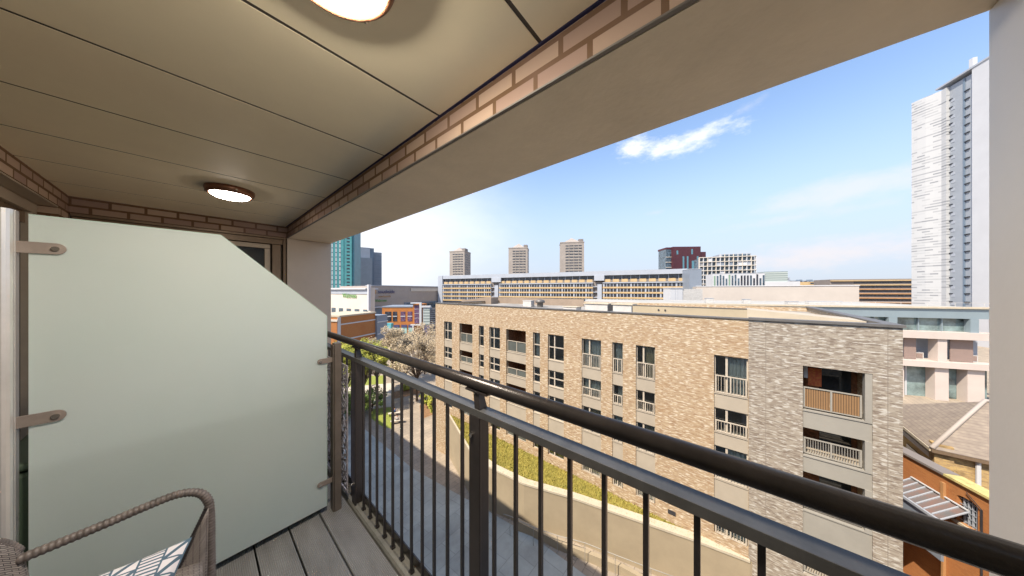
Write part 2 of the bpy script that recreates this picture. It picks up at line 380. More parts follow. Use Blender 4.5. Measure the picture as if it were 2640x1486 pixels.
# ================================================================ THE GROUND
GL = 0.0
def gz(y):                       # courtyard level: rises towards the near end as a ramp
    if y >= 27: return 0.0
    if y <= 11: return 2.2
    return 2.2 * (27 - y) / 16
g = MB(); ys = [-4000, -60, 11, 13, 15, 17, 19, 21, 23, 25, 27, 60, 5000]; xs = [-3000, -40, 0, 30, 60, 200, 5000]
for i in range(len(xs) - 1):
    for j in range(len(ys) - 1):
        g.face([(xs[i], ys[j], gz(ys[j])), (xs[i+1], ys[j], gz(ys[j])), (xs[i+1], ys[j+1], gz(ys[j+1])), (xs[i], ys[j+1], gz(ys[j+1]))])
kind(g.build('ground', 'pave'), 'structure')
M['shade_toned_paving'] = mat('pale_shade_toned', (.44, .455, .405), .9, 0, .08, .4)  # cool tone of the shaded strip put into the paving colour
def sheet(name, pts, z, m, k='structure'):
    b = MB(); b.face([(p[0], p[1], z) for p in pts]); o = b.build(name, m, fix=False)
    if o.data.polygons[0].normal.z < 0: o.data.flip_normals()
    return kind(o, k)
def gpt(px, py, z=0.0):          # where the sight line meets the courtyard
    f = (EYE - z) / (py - 750) * F_; return at(px, f)

slabs('pale_shade_toned', 1.6, 1.6, .7)
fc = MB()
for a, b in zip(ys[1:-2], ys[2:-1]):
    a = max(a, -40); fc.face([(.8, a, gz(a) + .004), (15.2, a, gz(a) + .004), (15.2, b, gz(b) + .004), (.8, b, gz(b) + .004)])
kind(fc.build('shade_toned_paving', 'shade_toned_paving'), 'structure')
# ================================================================ OUR BUILDING
V0, VB, V1 = -.83, .86, 1.425    # back wall, inner face of the brick beam, outer face
UE, UR = 5.1, -.54               # far end wall, near column face
ZD = EYE - 1.465; ZC = EYE + .95; ZS = EYE + .788
H = thing('apartment_building', 'apartment block of the balcony the photo is taken from, cream ceiling panels and brick beam', 'building', (0, 0, 0))
# main mass (casts the shadow over the courtyard)
m = MB()
m.box(-14, V1, -60, 120, ZC + .25, EYE + 1.95)
m.box(-14, -1.35, -60, 120, 0, ZC + .246)
m.box(-1.346, .74, -60, -1.6, 0, ZC + .246); m.box(-1.346, .70, -1.596, 5.6, 0, ZD - .25)
m.box(-1.346, .74, 5.604, 120, 0, ZC + .246)
m.build('wall', 'mass', H)
# ceiling panels
us = [-1.4, -.75, -.09, .57, 1.23, 1.89, 2.55, 3.21, 3.87, 4.53, UE + .02]
for a, b in zip(us[:-1], us[1:]):
    MB().box(V0 - .3, VB - .016, a + .008, b - .008, ZC, ZC + .02).build('ceiling_panel', 'ceil', H)
    MB().box(V0 - .3, VB - .016, b - .0078, b + .0078, ZC + .0015, ZC + .019).build('ceiling_joint', 'seam', H)
MB().box(V0 - .3, VB + .05, -1.6, UE + .2, ZC + .03, ZC + .04).build('ceiling_backing', 'seam', H)
MB().box(VB - .014, VB - .001, -1.5, UE, ZC - .002, ZC + .018).build('ceiling_trim', 'trim', H)
# brick beam and soffit
MB().box(VB, VB + .1, -1.5, UE + .5, ZS + .004, ZC + .2).build('brick_beam', 'brick_near', H)
MB().box(VB - .003, VB + .012, -1.5, UE + .5, ZS - .004, ZS + .003).build('beam_edge_trim', 'stone', H)
for a, b in ((-1.5, 2.148), (2.152, 5.62)):
    MB().box(VB + .013, V1, a, b, ZS - .006, ZS + .03).build('soffit_panel', 'soffit', H, bevel=.002)
MB().box(VB + .104, V1 - .002, -1.5, 5.62, ZS + .032, ZC + .246).build('beam_cladding', 'soffit', H)
# columns
MB().box(VB, V1 - .004, UE, UE + .5, 0, ZS - .008).build('column', 'column', H, bevel=.004)
MB().box(VB, V1 - .004, UR - .6, UR, 0, ZS - .008).build('column', 'pillar', H, bevel=.004)
# far end wall: two brick courses, lintel, framed window, brick pier
MB().box(V0, VB - .002, UE, UE + .12, ZS - .002, ZC + .03).build('end_wall_brick', 'brick_near', H)
MB().box(V0 + .004, VB - .004, UE + .012, UE + .14, ZS - .03, ZS - .004).build('lintel', 'frame', H)
MB().box(V0 - .12, V0 - .001, UE - .28, UE + .14, ZD, ZS).build('brick_pier', 'brick_near', H)
ew = MB()
y0, y1 = UE + .03, UE + .12
ew.box(.82, VB - .006, y0, y1, ZD, ZS - .032); ew.box(V0 + .01, .815, y0, y1, ZS - .11, ZS - .034)
ew.box(.70, .795, y0 + .01, y1, ZD, ZS - .113)
ew.box(V0 + .1, .18, y0 + .014, y1, ZD, ZS - .113)
ew = ew.build('end_window_frame', 'frame', H, bevel=.004)
f2 = MB(); f2.box(.2, .68, y0 + .03, y1, ZS - .18, ZS - .118); f2.box(.62, .68, y0 + .03, y1, ZD, ZS - .183); f2.box(.2, .26, y0 + .03, y1, ZD, ZS - .183)
f2.build('sash', 'frame2', ew, bevel=.004)
MB().box(.262, .618, y0 + .05, y0 + .06, ZD, ZS - .184).build('pane', 'glassd', ew)
MB().box(V0 - .3, V1 - .1, UE + .2, UE + .48, ZD - .2, ZC + .24).build('end_wall_core', 'room', H)
# back wall: two brick courses, reveal, sliding door
MB().box(V0 - .12, V0, -1.5, UE - .001, ZS, ZC + .03).build('back_wall_brick', 'brick_near', H)
MB().box(V0 - .2, V0 - .004, -1.5, UE - .282, ZS - .012, ZS - .001).build('reveal_head', 'frame2', H)
MB().box(V0 - .36, V0 - .124, -1.5, UE - .1, ZS + .002, ZC + .2).build('wall_core', 'room', H)
bw = MB()
bw.box(V0 - .2, V0 - .1, -1.5, UE - .29, ZS - .10, ZS - .014)
for yy in (-1.4, -.2, 1.05, 2.32, 3.6, 4.7): bw.box(V0 - .2, V0 - .1, yy, yy + .09, ZD, ZS - .102)
bw = bw.build('door_frame', 'frame2', H, bevel=.004)
b3 = MB()
b3.box(V0 - .17, V0 - .13, -1.5, UE - .3, ZS - .2, ZS - .104)
for yy in (1.14, 2.25, 3.5): b3.box(V0 - .17, V0 - .13, yy, yy + .06, ZD, ZS - .202)
b3.build('sash', 'frame', bw, bevel=.003)
MB().box(V0 - .158, V0 - .15, -1.5, UE - .3, ZD, ZS - .2).build('pane', 'glassd', bw)
MB().box(V0 - .1, V0 - .02, -1.5, UE - .3, ZD - .03, ZD + .05).build('threshold', 'tray', H)
# deck boards, gutter
x = .667; bi = 0
while x > V0 - .1:
    MB().box(x - .147, x, -1.5, UE, ZD - .025, ZD).build('deck_board', 'deck', H, bevel=.003); x -= .154
MB().box(V0 - .1, .70, -1.5, UE, ZD - .08, ZD - .06).build('deck_base', 'seam', H)
gt = []
prof = [(.672, -.02), (.676, .0), (.684, .012), (.700, .016), (.712, .010), (.722, .012), (.742, .014), (.744, -.12), (.735, -.12), (.675, -.06)]
gm = MB(); gm.extr([(p[0], -1.5, ZD + p[1]) for p in prof], (0, UE + 1.5, 0)); gm.build('gutter_flashing', 'tray', H)

# ================================================================ BALCONY RAILING
VR = .71
RL = thing('balcony_railing', 'dark metal balcony railing with round handrail along the deck edge', 'railing', (VR, 1.5, ZD))
ZH = EYE - .365; ZB = EYE - .455; ZF = ZD + .014
hr = MB(); hr.tube([(VR, -1.2, ZH), (VR, UE - .02, ZH)], .0235, 20); hr.build('handrail', 'rail', RL, smooth=True)
MB().box(VR - .025, VR + .025, -1.2, UE - .02, ZB - .026, ZB).build('top_bar', 'bar', RL, bevel=.001)
MB().box(VR + .026, VR + .032, -1.2, UE - .02, ZF - .0, ZF + .055).build('bottom_bar', 'rail', RL)
PH = VR * (2.797 - 1.079)
posts = [VR * 1.079 + PH * k for k in (-1, 0, 1, 2, 3)]
for u in posts:
    p = MB(); p.box(VR - .026, VR - .016, u - .03, u + .03, ZF, ZB - .0265); p.box(VR - .0155, VR + .036, u - .018, u + .018, ZF, ZB - .0265)
    po = p.build('post', 'post', RL, bevel=.002)
    b = MB(); b.extr([(VR - .02, u - .025, ZB + .001), (VR + .02, u - .025, ZB + .001), (VR + .012, u - .008, ZH - .022), (VR - .012, u - .008, ZH - .022)], (0, .03, 0))
    b.box(VR - .02, VR + .02, u - .06, u + .06, ZH - .0235 - .006, ZH - .021)
    b.build('bracket', 'post', po, bevel=.001)
    bo = MB(); bo.tube([(VR - .036, u + .012, ZB - .10), (VR - .026, u + .012, ZB - .10)], .008, 10); bo.tube([(VR - .036, u + .012, ZF + .13), (VR - .026, u + .012, ZF + .13)], .008, 10)
    bo.build('bolt', 'steel', po)
bal_me = None
def baluster(u):
    global bal_me
    if bal_me is None:
        b = MB(); b.box(-.006, .006, -.006, .006, ZF - ZD, ZB - .0265 - ZD); b.box(-.011, .011, -.011, .011, ZF - ZD, ZF - ZD + .012)
        o = b.build('baluster', 'rail', None); bal_me = o; o.parent = RL
    else:
        o = bal_me.copy(); C.objects.link(o)
    o.location = (0, u - 1.5, 0); return o
for k in range(-1, 12): 
    u = VR * (.963 - .1455 * k) 
    if abs(u - posts[1]) > .05 and u < posts[1]: baluster(u)
for s in (1, 2, 3):
    for k in range(1, 12): baluster(posts[s] + PH * k / 12) if posts[s] + PH * k / 12 < UE - .05 else None

# pierced decorative panel fixed behind the rail past the screen
PP = thing('pierced_panel', 'lilac grey laser cut lattice panel fixed to the railing behind the screen post', 'panel', (VR - .045, 2.4, ZD))
pm = MB(); y0, y1, z0, z1 = posts[2] + .045, posts[2] + .75, ZD + .08, ZB - .06
pm.box(VR - .050, VR - .044, y0, y0 + .012, z0, z1); pm.box(VR - .050, VR - .044, y1 - .012, y1, z0, z1)
pm.box(VR - .050, VR - .044, y0 + .0125, y1 - .0125, z0, z0 + .012); pm.box(VR - .050, VR - .044, y0 + .0125, y1 - .0125, z1 - .012, z1)
rr = random.Random(3)
nyy, nzz = 16, 22; dy = (y1 - y0) / nyy; dz = (z1 - z0) / nzz
grid = {(i, j): (y0 + i * dy + (rr.uniform(-.014, .014) if 0 < i < nyy else 0), z0 + j * dz + (rr.uniform(-.014, .014) if 0 < j < nzz else 0)) for i in range(nyy + 1) for j in range(nzz + 1)}
def strap(a, b, w=.0055):
    a, b = Vector((0, *a)), Vector((0, *b)); d = (b - a); 
    if d.length < .004: return
    n = Vector((0, -d.z, d.y)).normalized() * w
    x0 = VR - .0485; pm.extr([(x0, *(a + n)[1:]), (x0, *(b + n)[1:]), (x0, *(b - n)[1:]), (x0, *(a - n)[1:])], (.002, 0, 0))
for i in range(nyy):
    for j in range(nzz):
        a, b, c, d = grid[i, j], grid[i+1, j], grid[i+1, j+1], grid[i, j+1]
        if rr.random() < .5: strap(a, c)
        else: strap(b, d)
        if rr.random() < .6: strap(a, b)
        if rr.random() < .6: strap(a, d)
pm.build('lattice', 'pierced', PP)

# ================================================================ PRIVACY SCREEN
UG = 2.06
SC = thing('privacy_screen', 'frosted glass privacy screen with sloping top corner dividing the balcony', 'screen', (0, UG, ZD))
zt = EYE + .29; zb = ZD + .045
MB().extr([(-.415, UG, zb), (.549, UG, zb), (.549, UG, EYE - .166), (.079, UG, zt), (-.415, UG, zt)], (0, .010, 0)).build('glass_panel', M['frost'], SC, bevel=.001)
M['gedge'] = mat('glass_cut_edge', (.62, .80, .72), .2, 0, .05, 3)
eg = MB()
for a, b in (((-.415, zt), (.079, zt)), ((.079, zt), (.549, EYE - .166)), ((.549, EYE - .166), (.549, zb))):
    d = Vector((b[0] - a[0], 0, b[1] - a[1])).normalized(); n = Vector((-d.z, 0, d.x)) * .0025
    A_, B_ = Vector((a[0], UG - .0004, a[1])), Vector((b[0], UG - .0004, b[1])); eg.extr([A_, B_, B_ + n, A_ + n], (0, .0108, 0))
eg.build('glass_edge', 'gedge', SC)
sp = MB(); sp.box(.585, .625, UG - .035, UG + .02, ZD, EYE - .35); sp.box(.578, .584, UG - .03, UG + .03, ZD, EYE - .36)
sp.build('post', 'spost', SC, bevel=.003)
lp = MB(); lp.tube([(-.462, UG - .02, ZD), (-.462, UG - .02, EYE + .30)], .026, 20); lp.box(-.449, -.436, UG - .012, UG + .02, ZD, EYE + .30)
lp.build('tall_post', 'silver', SC, smooth=False)
def screenclamp(xp, xe, z, hw, drop=0):  # strap from a post to a rounded end on the glass
    n = 10; s = 1 if xe > xp else -1
    pts = [(xp, z + hw + drop), (xp, z - hw + drop)]
    arc = [(xe + s * hw * math.cos(a), z + hw * math.sin(a)) for a in [(-math.pi/2 + math.pi * k / n) for k in range(n + 1)]]
    poly = [(p[0], UG - .009, p[1]) for p in pts + arc]
    o = MB().extr(poly, (0, .006, 0)).build('clamp', 'bracket', SC, bevel=.001)
    MB().tube([(xe, UG - .016, z), (xe, UG - .009, z)], hw * .42, 14).build('bolt', 'steel', o)
for py in (645, 1064): screenclamp(-.436, -.36, hz(py, UG * SA - .33 * CA), .022)
for py in (932, 1248): screenclamp(.58, .512, hz(py, UG * SA + .52 * CA), .016)

# box added on the far side to darken the lower half of the glass
SB = thing('screen_darkener', 'grey green storage box blurred behind the lower half of the frosted screen', 'box', (.05, UG + .3, ZD))
M['box'] = mat('screen_darkener_plastic', (.06, .09, .06), .6, 0, .08, 1)
MB().box(-.50, .545, UG + .035, UG + .5, ZD + .01, EYE - .70).build('darkener_body', 'box', SB, bevel=.02)
MB().box(-.51, .555, UG + .03, UG + .505, EYE - .695, EYE - .665).build('lid', 'box', SB, bevel=.01)

# ================================================================ CEILING LIGHTS
lens = mat('light_lens', (.85, .8, .74), .3, 0, .02, emit=((1, .90, .76), 82))
ring = mat('light_ring', (.20, .09, .05), .3, .5, .1)
lens2 = mat('fill_light_lens', (.80, .74, .70), .35, 0, .02, emit=((1, .88, .78), 14))  # far lamp's glow added to brighten the balcony
def ceiling_light(x, y, label, lens=lens):
    t = thing('ceiling_light', label, 'ceiling light', (x, y, ZC), 0, 'round bulkhead lights on the balcony ceiling')
    c = (x, y, ZC)
    MB().lathe([(.12, -.001), (.165, -.001), (.168, -.02), (.160, -.045), (.150, -.058), (.142, -.060), (.136, -.054), (.134, -.05)], c).build('bezel', ring, t, smooth=True)
    MB().lathe([(.1335, -.050), (.127, -.064), (.105, -.078), (.06, -.087), (.0005, -.090)], c).build('lens', lens, t, smooth=True)
    s = MB()
    for a in (40, 160, 280): s.tube([(x + .160 * math.cos(R_(a)), y + .160 * math.sin(R_(a)), ZC - .035), (x + .171 * math.cos(R_(a)), y + .171 * math.sin(R_(a)), ZC - .035)], .008, 8)
    s.build('screw', 'steel', t)
ceiling_light(.24, .85, 'round ceiling light nearest the top edge of the picture, glowing white lens')
ceiling_light(.20, 3.62, 'small looking round ceiling light above the frosted screen with dark red rim', lens2)

# ================================================================ CHAIR AND CUSHION
def wickermat():
    m = bpy.data.materials.new('wicker'); m.use_nodes = True; t = m.node_tree; b = t.nodes['Principled BSDF']; b.inputs['Roughness'].default_value = .55
    co = N(t, 'ShaderNodeTexCoord'); uv = co.outputs['UV']
    br = N(t, 'ShaderNodeTexBrick'); t.links.new(uv, br.inputs['Vector']); br.inputs['Scale'].default_value = 1
    br.inputs['Brick Width'].default_value = .036; br.inputs['Row Height'].default_value = .0075; br.inputs['Mortar Size'].default_value = .0011
    br.inputs['Color1'].default_value = (.38, .33, .30, 1); br.inputs['Color2'].default_value = (.25, .215, .195, 1); br.inputs['Mortar'].default_value = (.02, .016, .018, 1)
    t.links.new(br.outputs['Color'], b.inputs['Base Color'])
    bp = N(t, 'ShaderNodeBump'); bp.inputs['Strength'].default_value = .8; bp.inputs['Distance'].default_value = .004
    t.links.new(fmath(t, 'SUBTRACT', 1.0, br.outputs['Fac']), bp.inputs['Height']); t.links.new(bp.outputs[0], b.inputs['Normal'])
    return m
M['wicker'] = wickermat()
M['wrap'] = mat('rattan_wrap', (.15, .125, .115), .5, 0, .3, 30)
def wrapped(path, r, pitch=.012, n=12):             # tube whose radius ripples like wound cane
    P = [Vector(p) for p in path]; out = []; rad = []
    L = 0; seg = []
    for a, b in zip(P[:-1], P[1:]): seg.append((L, a, b)); L += (b - a).length
    k = 0; st = pitch / 4; s = 0
    while s <= L:
        for (l0, a, b) in seg:
            d = (b - a).length
            if l0 <= s <= l0 + d + 1e-9: out.append(a + (b - a) * ((s - l0) / d)); break
        rad.append(r * (1 + .10 * math.cos(2 * math.pi * s / pitch))); s += st
    m = MB(); m.tube(out, rad, n); return m
def smoothpath(pts, n=8):
    out = []
    P = [Vector(p) for p in pts]; P = [P[0]] + P + [P[-1]]
    for i in range(1, len(P) - 2):
        for k in range(n):
            t = k / n; a, b, c, d = P[i-1], P[i], P[i+1], P[i+2]
            out.append(.5 * ((2*b) + (c-a)*t + (2*a-5*b+4*c-d)*t*t + (3*b-a-3*c+d)*t**3))
    out.append(P[-2]); return out
def gridmesh(fn, nu, nv, name, m, parent, thick=.012, su=1, sv=1):
    vs = []; fs = []; inv = ROOTM[parent.name].inverted()
    for i in range(nu + 1):
        for j in range(nv + 1): vs.append(tuple(inv @ Vector(fn(i / nu, j / nv))))
    for i in range(nu):
        for j in range(nv): a = i * (nv + 1) + j; fs.append((a, a + nv + 1, a + nv + 2, a + 1))
    me = bpy.data.meshes.new(name); me.from_pydata(vs, [], fs); me.update()
    uv = me.uv_layers.new(name='UVMap')
    for p in me.polygons:
        p.use_smooth = True
        for li, vi in zip(p.loop_indices, p.vertices): uv.data[li].uv = ((vi // (nv + 1)) / nu * su, (vi % (nv + 1)) / nv * sv)
    o = bpy.data.objects.new(name, me); C.objects.link(o); me.materials.append(m if not isinstance(m, str) else M[m]); o.parent = parent
    if thick:
        sd = o.modifiers.new('solid', 'SOLIDIFY'); sd.thickness = thick; sd.offset = 0
    return o
CH = thing('rattan_armchair', 'taupe woven rattan armchair with curved arm beside the frosted screen', 'armchair', (-.1, 1.42, ZD))
za = EYE - .80
def chair_side(u, s):
    arm = smoothpath([(-.36, u, za - .02), (-.22, u, za - .010), (-.12, u, za), (-.05, u, za + .002), (.0, u, za - .02), (.025, u, za - .06), (.034, u, za - .12), (.036, u, za - .3), (.04, u, ZD + .005)], 8)
    wrapped(arm, .0138).build('arm', 'wrap', CH, smooth=True)
    # woven side panel below the arm
    def fn(a, b):
        vx = -.36 + .39 * a; top = Vector((vx, u - s * .012, za - .09 - min(.27, max(0, (.03 - vx)) * 2.4)))
        bot = Vector((-.36 + .385 * a, u - s * .03, ZD + .26))
        return top.lerp(bot, b)
    gridmesh(fn, 16, 8, 'side_panel', 'wicker', CH, .014, .40, .4)
    # edging cane along the top of that panel
    e = smoothpath([(-.36, u - s * .012, za - .36), (-.15, u - s * .012, za - .36), (-.075, u - s * .012, za - .335), (-.02, u - s * .012, za - .21), (.034, u, za - .08)], 6)
    wrapped(e, .010, .009, 8).build('edging', 'wicker', CH, smooth=True)
chair_side(1.67, 1); chair_side(1.12, -1)
def backfn(a, b):                # a along the back, b upwards; the back wraps round towards the arms
    t = (a - .5) * 2; u = 1.395 + .285 * math.sin(t * 1.15) / math.sin(1.15)
    xw = -.40 + .12 * (1 - math.cos(t * 1.3)) ; z = ZD + .28 + b * (.38 + .12 * (1 - t ** 4))
    return (xw - .04 * b, u, z)
gridmesh(backfn, 24, 16, 'backrest', 'wicker', CH, .02, .62, .5)
e = [backfn(i / 24, 1.0) for i in range(25)]
wrapped([(p[0], p[1], p[2] + .004) for p in e], .011, .010).build('back_rim', 'wrap', CH, smooth=True)
gridmesh(lambda a, b: (-.42 + .43 * a, 1.12 + .55 * b, ZD + .36 + .03 * math.sin(a * 3.1)), 10, 10, 'seat', 'wicker', CH, .03, .55, .55)
for (xx, yy) in ((-.44, 1.17), (-.44, 1.62)):
    wrapped([(xx, yy, ZD + .005), (xx - .0, yy, ZD + .34)], .014).build('leg', 'wrap', CH, smooth=True)

def cushionmat():
    m = bpy.data.materials.new('patterned_cushion'); m.use_nodes = True; t = m.node_tree; b = t.nodes['Principled BSDF']; b.inputs['Roughness'].default_value = .9
    co = N(t, 'ShaderNodeTexCoord'); sp = N(t, 'ShaderNodeSeparateXYZ'); t.links.new(co.outputs['UV'], sp.inputs[0])
    u = fmath(t, 'MULTIPLY', sp.outputs['X'], 8); v = fmath(t, 'MULTIPLY', sp.outputs['Y'], 8)
    fu = fmath(t, 'FRACT', u); fv = fmath(t, 'FRACT', v)
    line = fmath(t, 'MAXIMUM', fmath(t, 'LESS_THAN', fu, .10), fmath(t, 'LESS_THAN', fv, .10))
    col_ = fmath(t, 'FLOOR', u); odd = fmath(t, 'GREATER_THAN', fmath(t, 'FRACT', fmath(t, 'MULTIPLY', col_, .5)), .25)
    bars = fmath(t, 'LESS_THAN', fmath(t, 'FRACT', fmath(t, 'MULTIPLY', sp.outputs['Y'], 32)), .45)
    diag = fmath(t, 'LESS_THAN', fmath(t, 'ABSOLUTE', fmath(t, 'SUBTRACT', fu, fv)), .16)
    pat = fmath(t, 'ADD', fmath(t, 'MULTIPLY', bars, odd), fmath(t, 'MULTIPLY', diag, fmath(t, 'SUBTRACT', 1.0, odd)))
    ink = fmath(t, 'MAXIMUM', line, pat, clamp=True)
    t.links.new(mixc(t, ink, (.68, .64, .66), (.07, .12, .17)), b.inputs['Base Color'])
    return m
PL = thing('cushion', 'white cushion with teal geometric pattern lying in the rattan armchair', 'cushion', (-.14, 1.4, ZD + .5))
corner = Vector((-.012, 1.51, EYE - .895))
e1 = Vector((-.215, -.03, .055)).normalized() * .42      # along the upper edge
e2 = Vector((-.023, -.11, -.048)).normalized() * .42
nn = e1.cross(e2).normalized()
if nn.z < 0: nn = -nn
def cf(sgn):
    def fn(a, b):
        w = (math.sin(math.pi * a) * math.sin(math.pi * b)) ** .5
        pin = .035 * ((math.sin(math.pi * a)) * (2 * b - 1) ** 2 * 0 + 0)
        aa = .5 + (a - .5) * (1 - .10 * math.sin(math.pi * b)); bb = .5 + (b - .5) * (1 - .10 * math.sin(math.pi * a))
        return corner + e1 * aa + e2 * bb + nn * (sgn * .065 * w)
    return fn
cm = cushionmat()
gridmesh(cf(1), 24, 24, 'cushion_front', cm, PL, 0); gridmesh(cf(-1), 24, 24, 'cushion_back', cm, PL, 0)

# ================================================================ NEIGHBOUR BLOCK
VF = 18.9                                   # its facade plane
ZP = EYE - 1.55                             # parapet top
YL = uon(1123, VF); YC = uon(1930, VF); YR = uon(2328, VF)
NB = thing('brick_apartment_block', 'long mottled brick apartment block with recessed balconies facing the railing', 'building', (VF, (YL + YR) / 2, 0))
ROWS = [(3.63, 5.75), (6.62, 7.95), (8.76, 10.6), (12.0, 13.7)]      # window head and sill below the eye
cols = [  # px left, px right, kind
    (1144.8, 1165.3, 'win'), (1184.5, 1217.9, 'bal'), (1234.5, 1247.3, 'slim'), (1261.4, 1288.8, 'win'),
    (1305, 1355.7, 'bal'), (1374, 1392, 'slim'), (1412.6, 1453.6, 'win'), (1499.7, 1549.6, 'juliet'),
    (1578.6, 1606, 'slimj'), (1639.3, 1689.3, 'juliet'), (1841, 1929, 'juliet')]
cols = [(uon(b, VF), uon(a, VF), k) for a, b, k in cols]             # (y0, y1) y0 nearer us
bal2 = (uon(2250, VF), uon(2070, VF), 'bal')
def wallpiece(y0, y1, opens, z0fn, mname):
    w = MB(); top = EYE - ROWS[0][0]; bot = EYE - ROWS[3][1]
    w.box(VF, VF + .35, y0, y1, top, ZP)
    ys = sorted(opens); cur = y0
    for a, b, k in ys:
        w.box(VF, VF + .35, cur, a, z0fn, top); w.box(VF, VF + .35, a, b, z0fn, bot); cur = b
    if y1 - cur > .01: w.box(VF, VF + .35, cur, y1, z0fn, top)
    return w.build('brick_wall', mname, NB, fix=False)
wallpiece(YC, YL, cols, 0, 'brick_warm')
wallpiece(YR, YC - .002, [bal2], 0, 'brick_shaded')
DEP = 17
for px in (1975, 2290): yy = uon(px, VF); MB().box(VF - .004, VF - .001, yy, yy + .018, 4, ZP).build('movement_joint', 'concj', NB)
bx = MB(); bx.box(VF + .36, VF + DEP, YL - .35, YL, 0, ZP); bx.box(VF + .36, VF + DEP, YR, YR + .35, 0, ZP); bx.box(VF + DEP - .3, VF + DEP, YR + .36, YL - .36, 0, ZP)
bx.build('brick_wall', 'brick_warm', NB)
MB().box(VF + .36, VF + DEP - .31, YR + .36, YL - .36, ZP - .45, ZP - .35).build('roof', 'roof', NB)
cp = MB(); cp.box(VF - .06, VF + .40, YC, YL + .06, ZP + .002, ZP + .07); cp.build('coping', 'stone', NB)
cp = MB(); cp.box(VF - .08, VF + .40, YR - .06, YC - .003, ZP + .002, ZP + .12); cp.build('coping', 'stone', NB)
MB().box(VF + .41, VF + DEP, YR - .06, YR + .40, ZP + .002, ZP + .12).build('coping', 'stone', NB); MB().box(VF + .41, VF + DEP, YL - .4, YL + .06, ZP + .002, ZP + .07).build('coping', 'stone', NB)
# inside: dark rooms
rm = MB(); rm.box(VF + 2.2, VF + 2.3, YR + .4, YL - .4, 0, ZP - .6)
for (a, _), zz in [(r, 0) for r in ROWS]: pass
for h in (6.1, 8.35, 11.2, 13.9): rm.box(VF + .37, VF + 2.19, YR + .4, YL - .4, EYE - h, EYE - h + .2)
rm.build('inner_wall', 'room', NB)
rgb = random.Random(11)
M['curtp'] = MATS['curtain_cloth']
def rails(parent, xx, y0, y1, z0, z1, m='wframe', n=None, bamboo=False):
    f = MB(); f.box(xx - .03, xx + .03, y0, y1, z1 - .05, z1); f.box(xx - .025, xx + .025, y0, y1, z0, z0 + .04)
    for yy in (y0, (y0 + y1) / 2 - .03, y1 - .06): f.box(xx - .028, xx + .028, yy, yy + .06, z0 + .041, z1 - .051)
    if not bamboo:
        n = n or max(3, int((y1 - y0) / .13))
        for k in range(1, n):
            yy = y0 + (y1 - y0) * k / n; f.box(xx - .008, xx + .008, yy - .010, yy + .010, z0 + .041, z1 - .051)
    o = f.build('railing', m, parent)
    return o
def window(y0, y1, z0, z1, k, row, ci):
    """glass pane part with frame, curtain and juliet rail as its own pieces"""
    xx = VF + .14
    pane = MB().box(xx + .03, xx + .034, y0 + .02, y1 - .02, z0 + .02, z1 - .02).build('window', 'glass', NB)
    fr = MB(); t = .06
    fr.box(xx, xx + .08, y0 + .001, y0 + t, z0, z1); fr.box(xx, xx + .08, y1 - t, y1 - .001, z0, z1)
    fr.box(xx, xx + .08, y0 + t, y1 - t, z1 - t, z1); fr.box(xx, xx + .08, y0 + t, y1 - t, z0, z0 + t)
    if k in ('win', 'juliet'):
        ym = y0 + (y1 - y0) * .62; fr.box(xx - .01, xx + .08, ym - .05, ym + .05, z0 + t, z1 - t)
    if k in ('win', 'slim'):
        zm = z0 + (z1 - z0) * .5
        fr.box(xx - .012, xx + .079, y0 + t, y1 - t, zm - .04, zm + .04)
    fr.build('frame', 'wframe', pane)
    if k in ('juliet', 'slimj'):
        rails(pane, VF + .04, y0 + .05, y1 - .05, z0 + .02, z0 + min(1.0, (z1 - z0) * .5))
    ch = rgb.random()
    if (ci == 10 and row == 0) or ch < .62:
        a0, a1 = (y0 + .1, y0 + (y1 - y0) * .6) if ci != 10 else (y0 + .05, y0 + (y1 - y0) * .65)
        if ch < .2: a0, a1 = y0 + .1, y1 - .1
        c = MB(); n = 16; pts = [(xx + .22 + .03 * math.sin(i * 2.1), a0 + (a1 - a0) * i / n) for i in range(n + 1)]
        for i in range(n): c.face([(pts[i][0], pts[i][1], z0 + .05), (pts[i+1][0], pts[i+1][1], z0 + .05), (pts[i+1][0], pts[i+1][1], z1 - .06), (pts[i][0], pts[i][1], z1 - .06)])
        c.build('curtain', 'curtain' if ch < .3 or ci == 10 else 'curtain2', pane, fix=False)
def balcony(y0, y1, z0, z1, zs, row, far, m):
    """recess open to the front with brick inner walls"""
    dp = 2.0
    o = MB().box(VF + .36, VF + 2.19, y0, y1, z0 - .1, z0 + .03).build('balcony', 'taupe', NB)
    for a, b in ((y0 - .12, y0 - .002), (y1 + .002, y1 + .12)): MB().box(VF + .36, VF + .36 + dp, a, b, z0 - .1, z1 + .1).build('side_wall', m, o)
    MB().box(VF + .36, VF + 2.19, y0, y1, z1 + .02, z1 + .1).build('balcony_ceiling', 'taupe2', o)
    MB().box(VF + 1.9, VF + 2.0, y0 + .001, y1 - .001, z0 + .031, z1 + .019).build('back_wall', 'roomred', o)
    w = MB().box(VF + 1.86, VF + 1.89, y0 + .2, y0 + (y1 - y0) * .6, z0 + .05, z1 - .1).build('balcony_door', 'glassd', o)
    return o
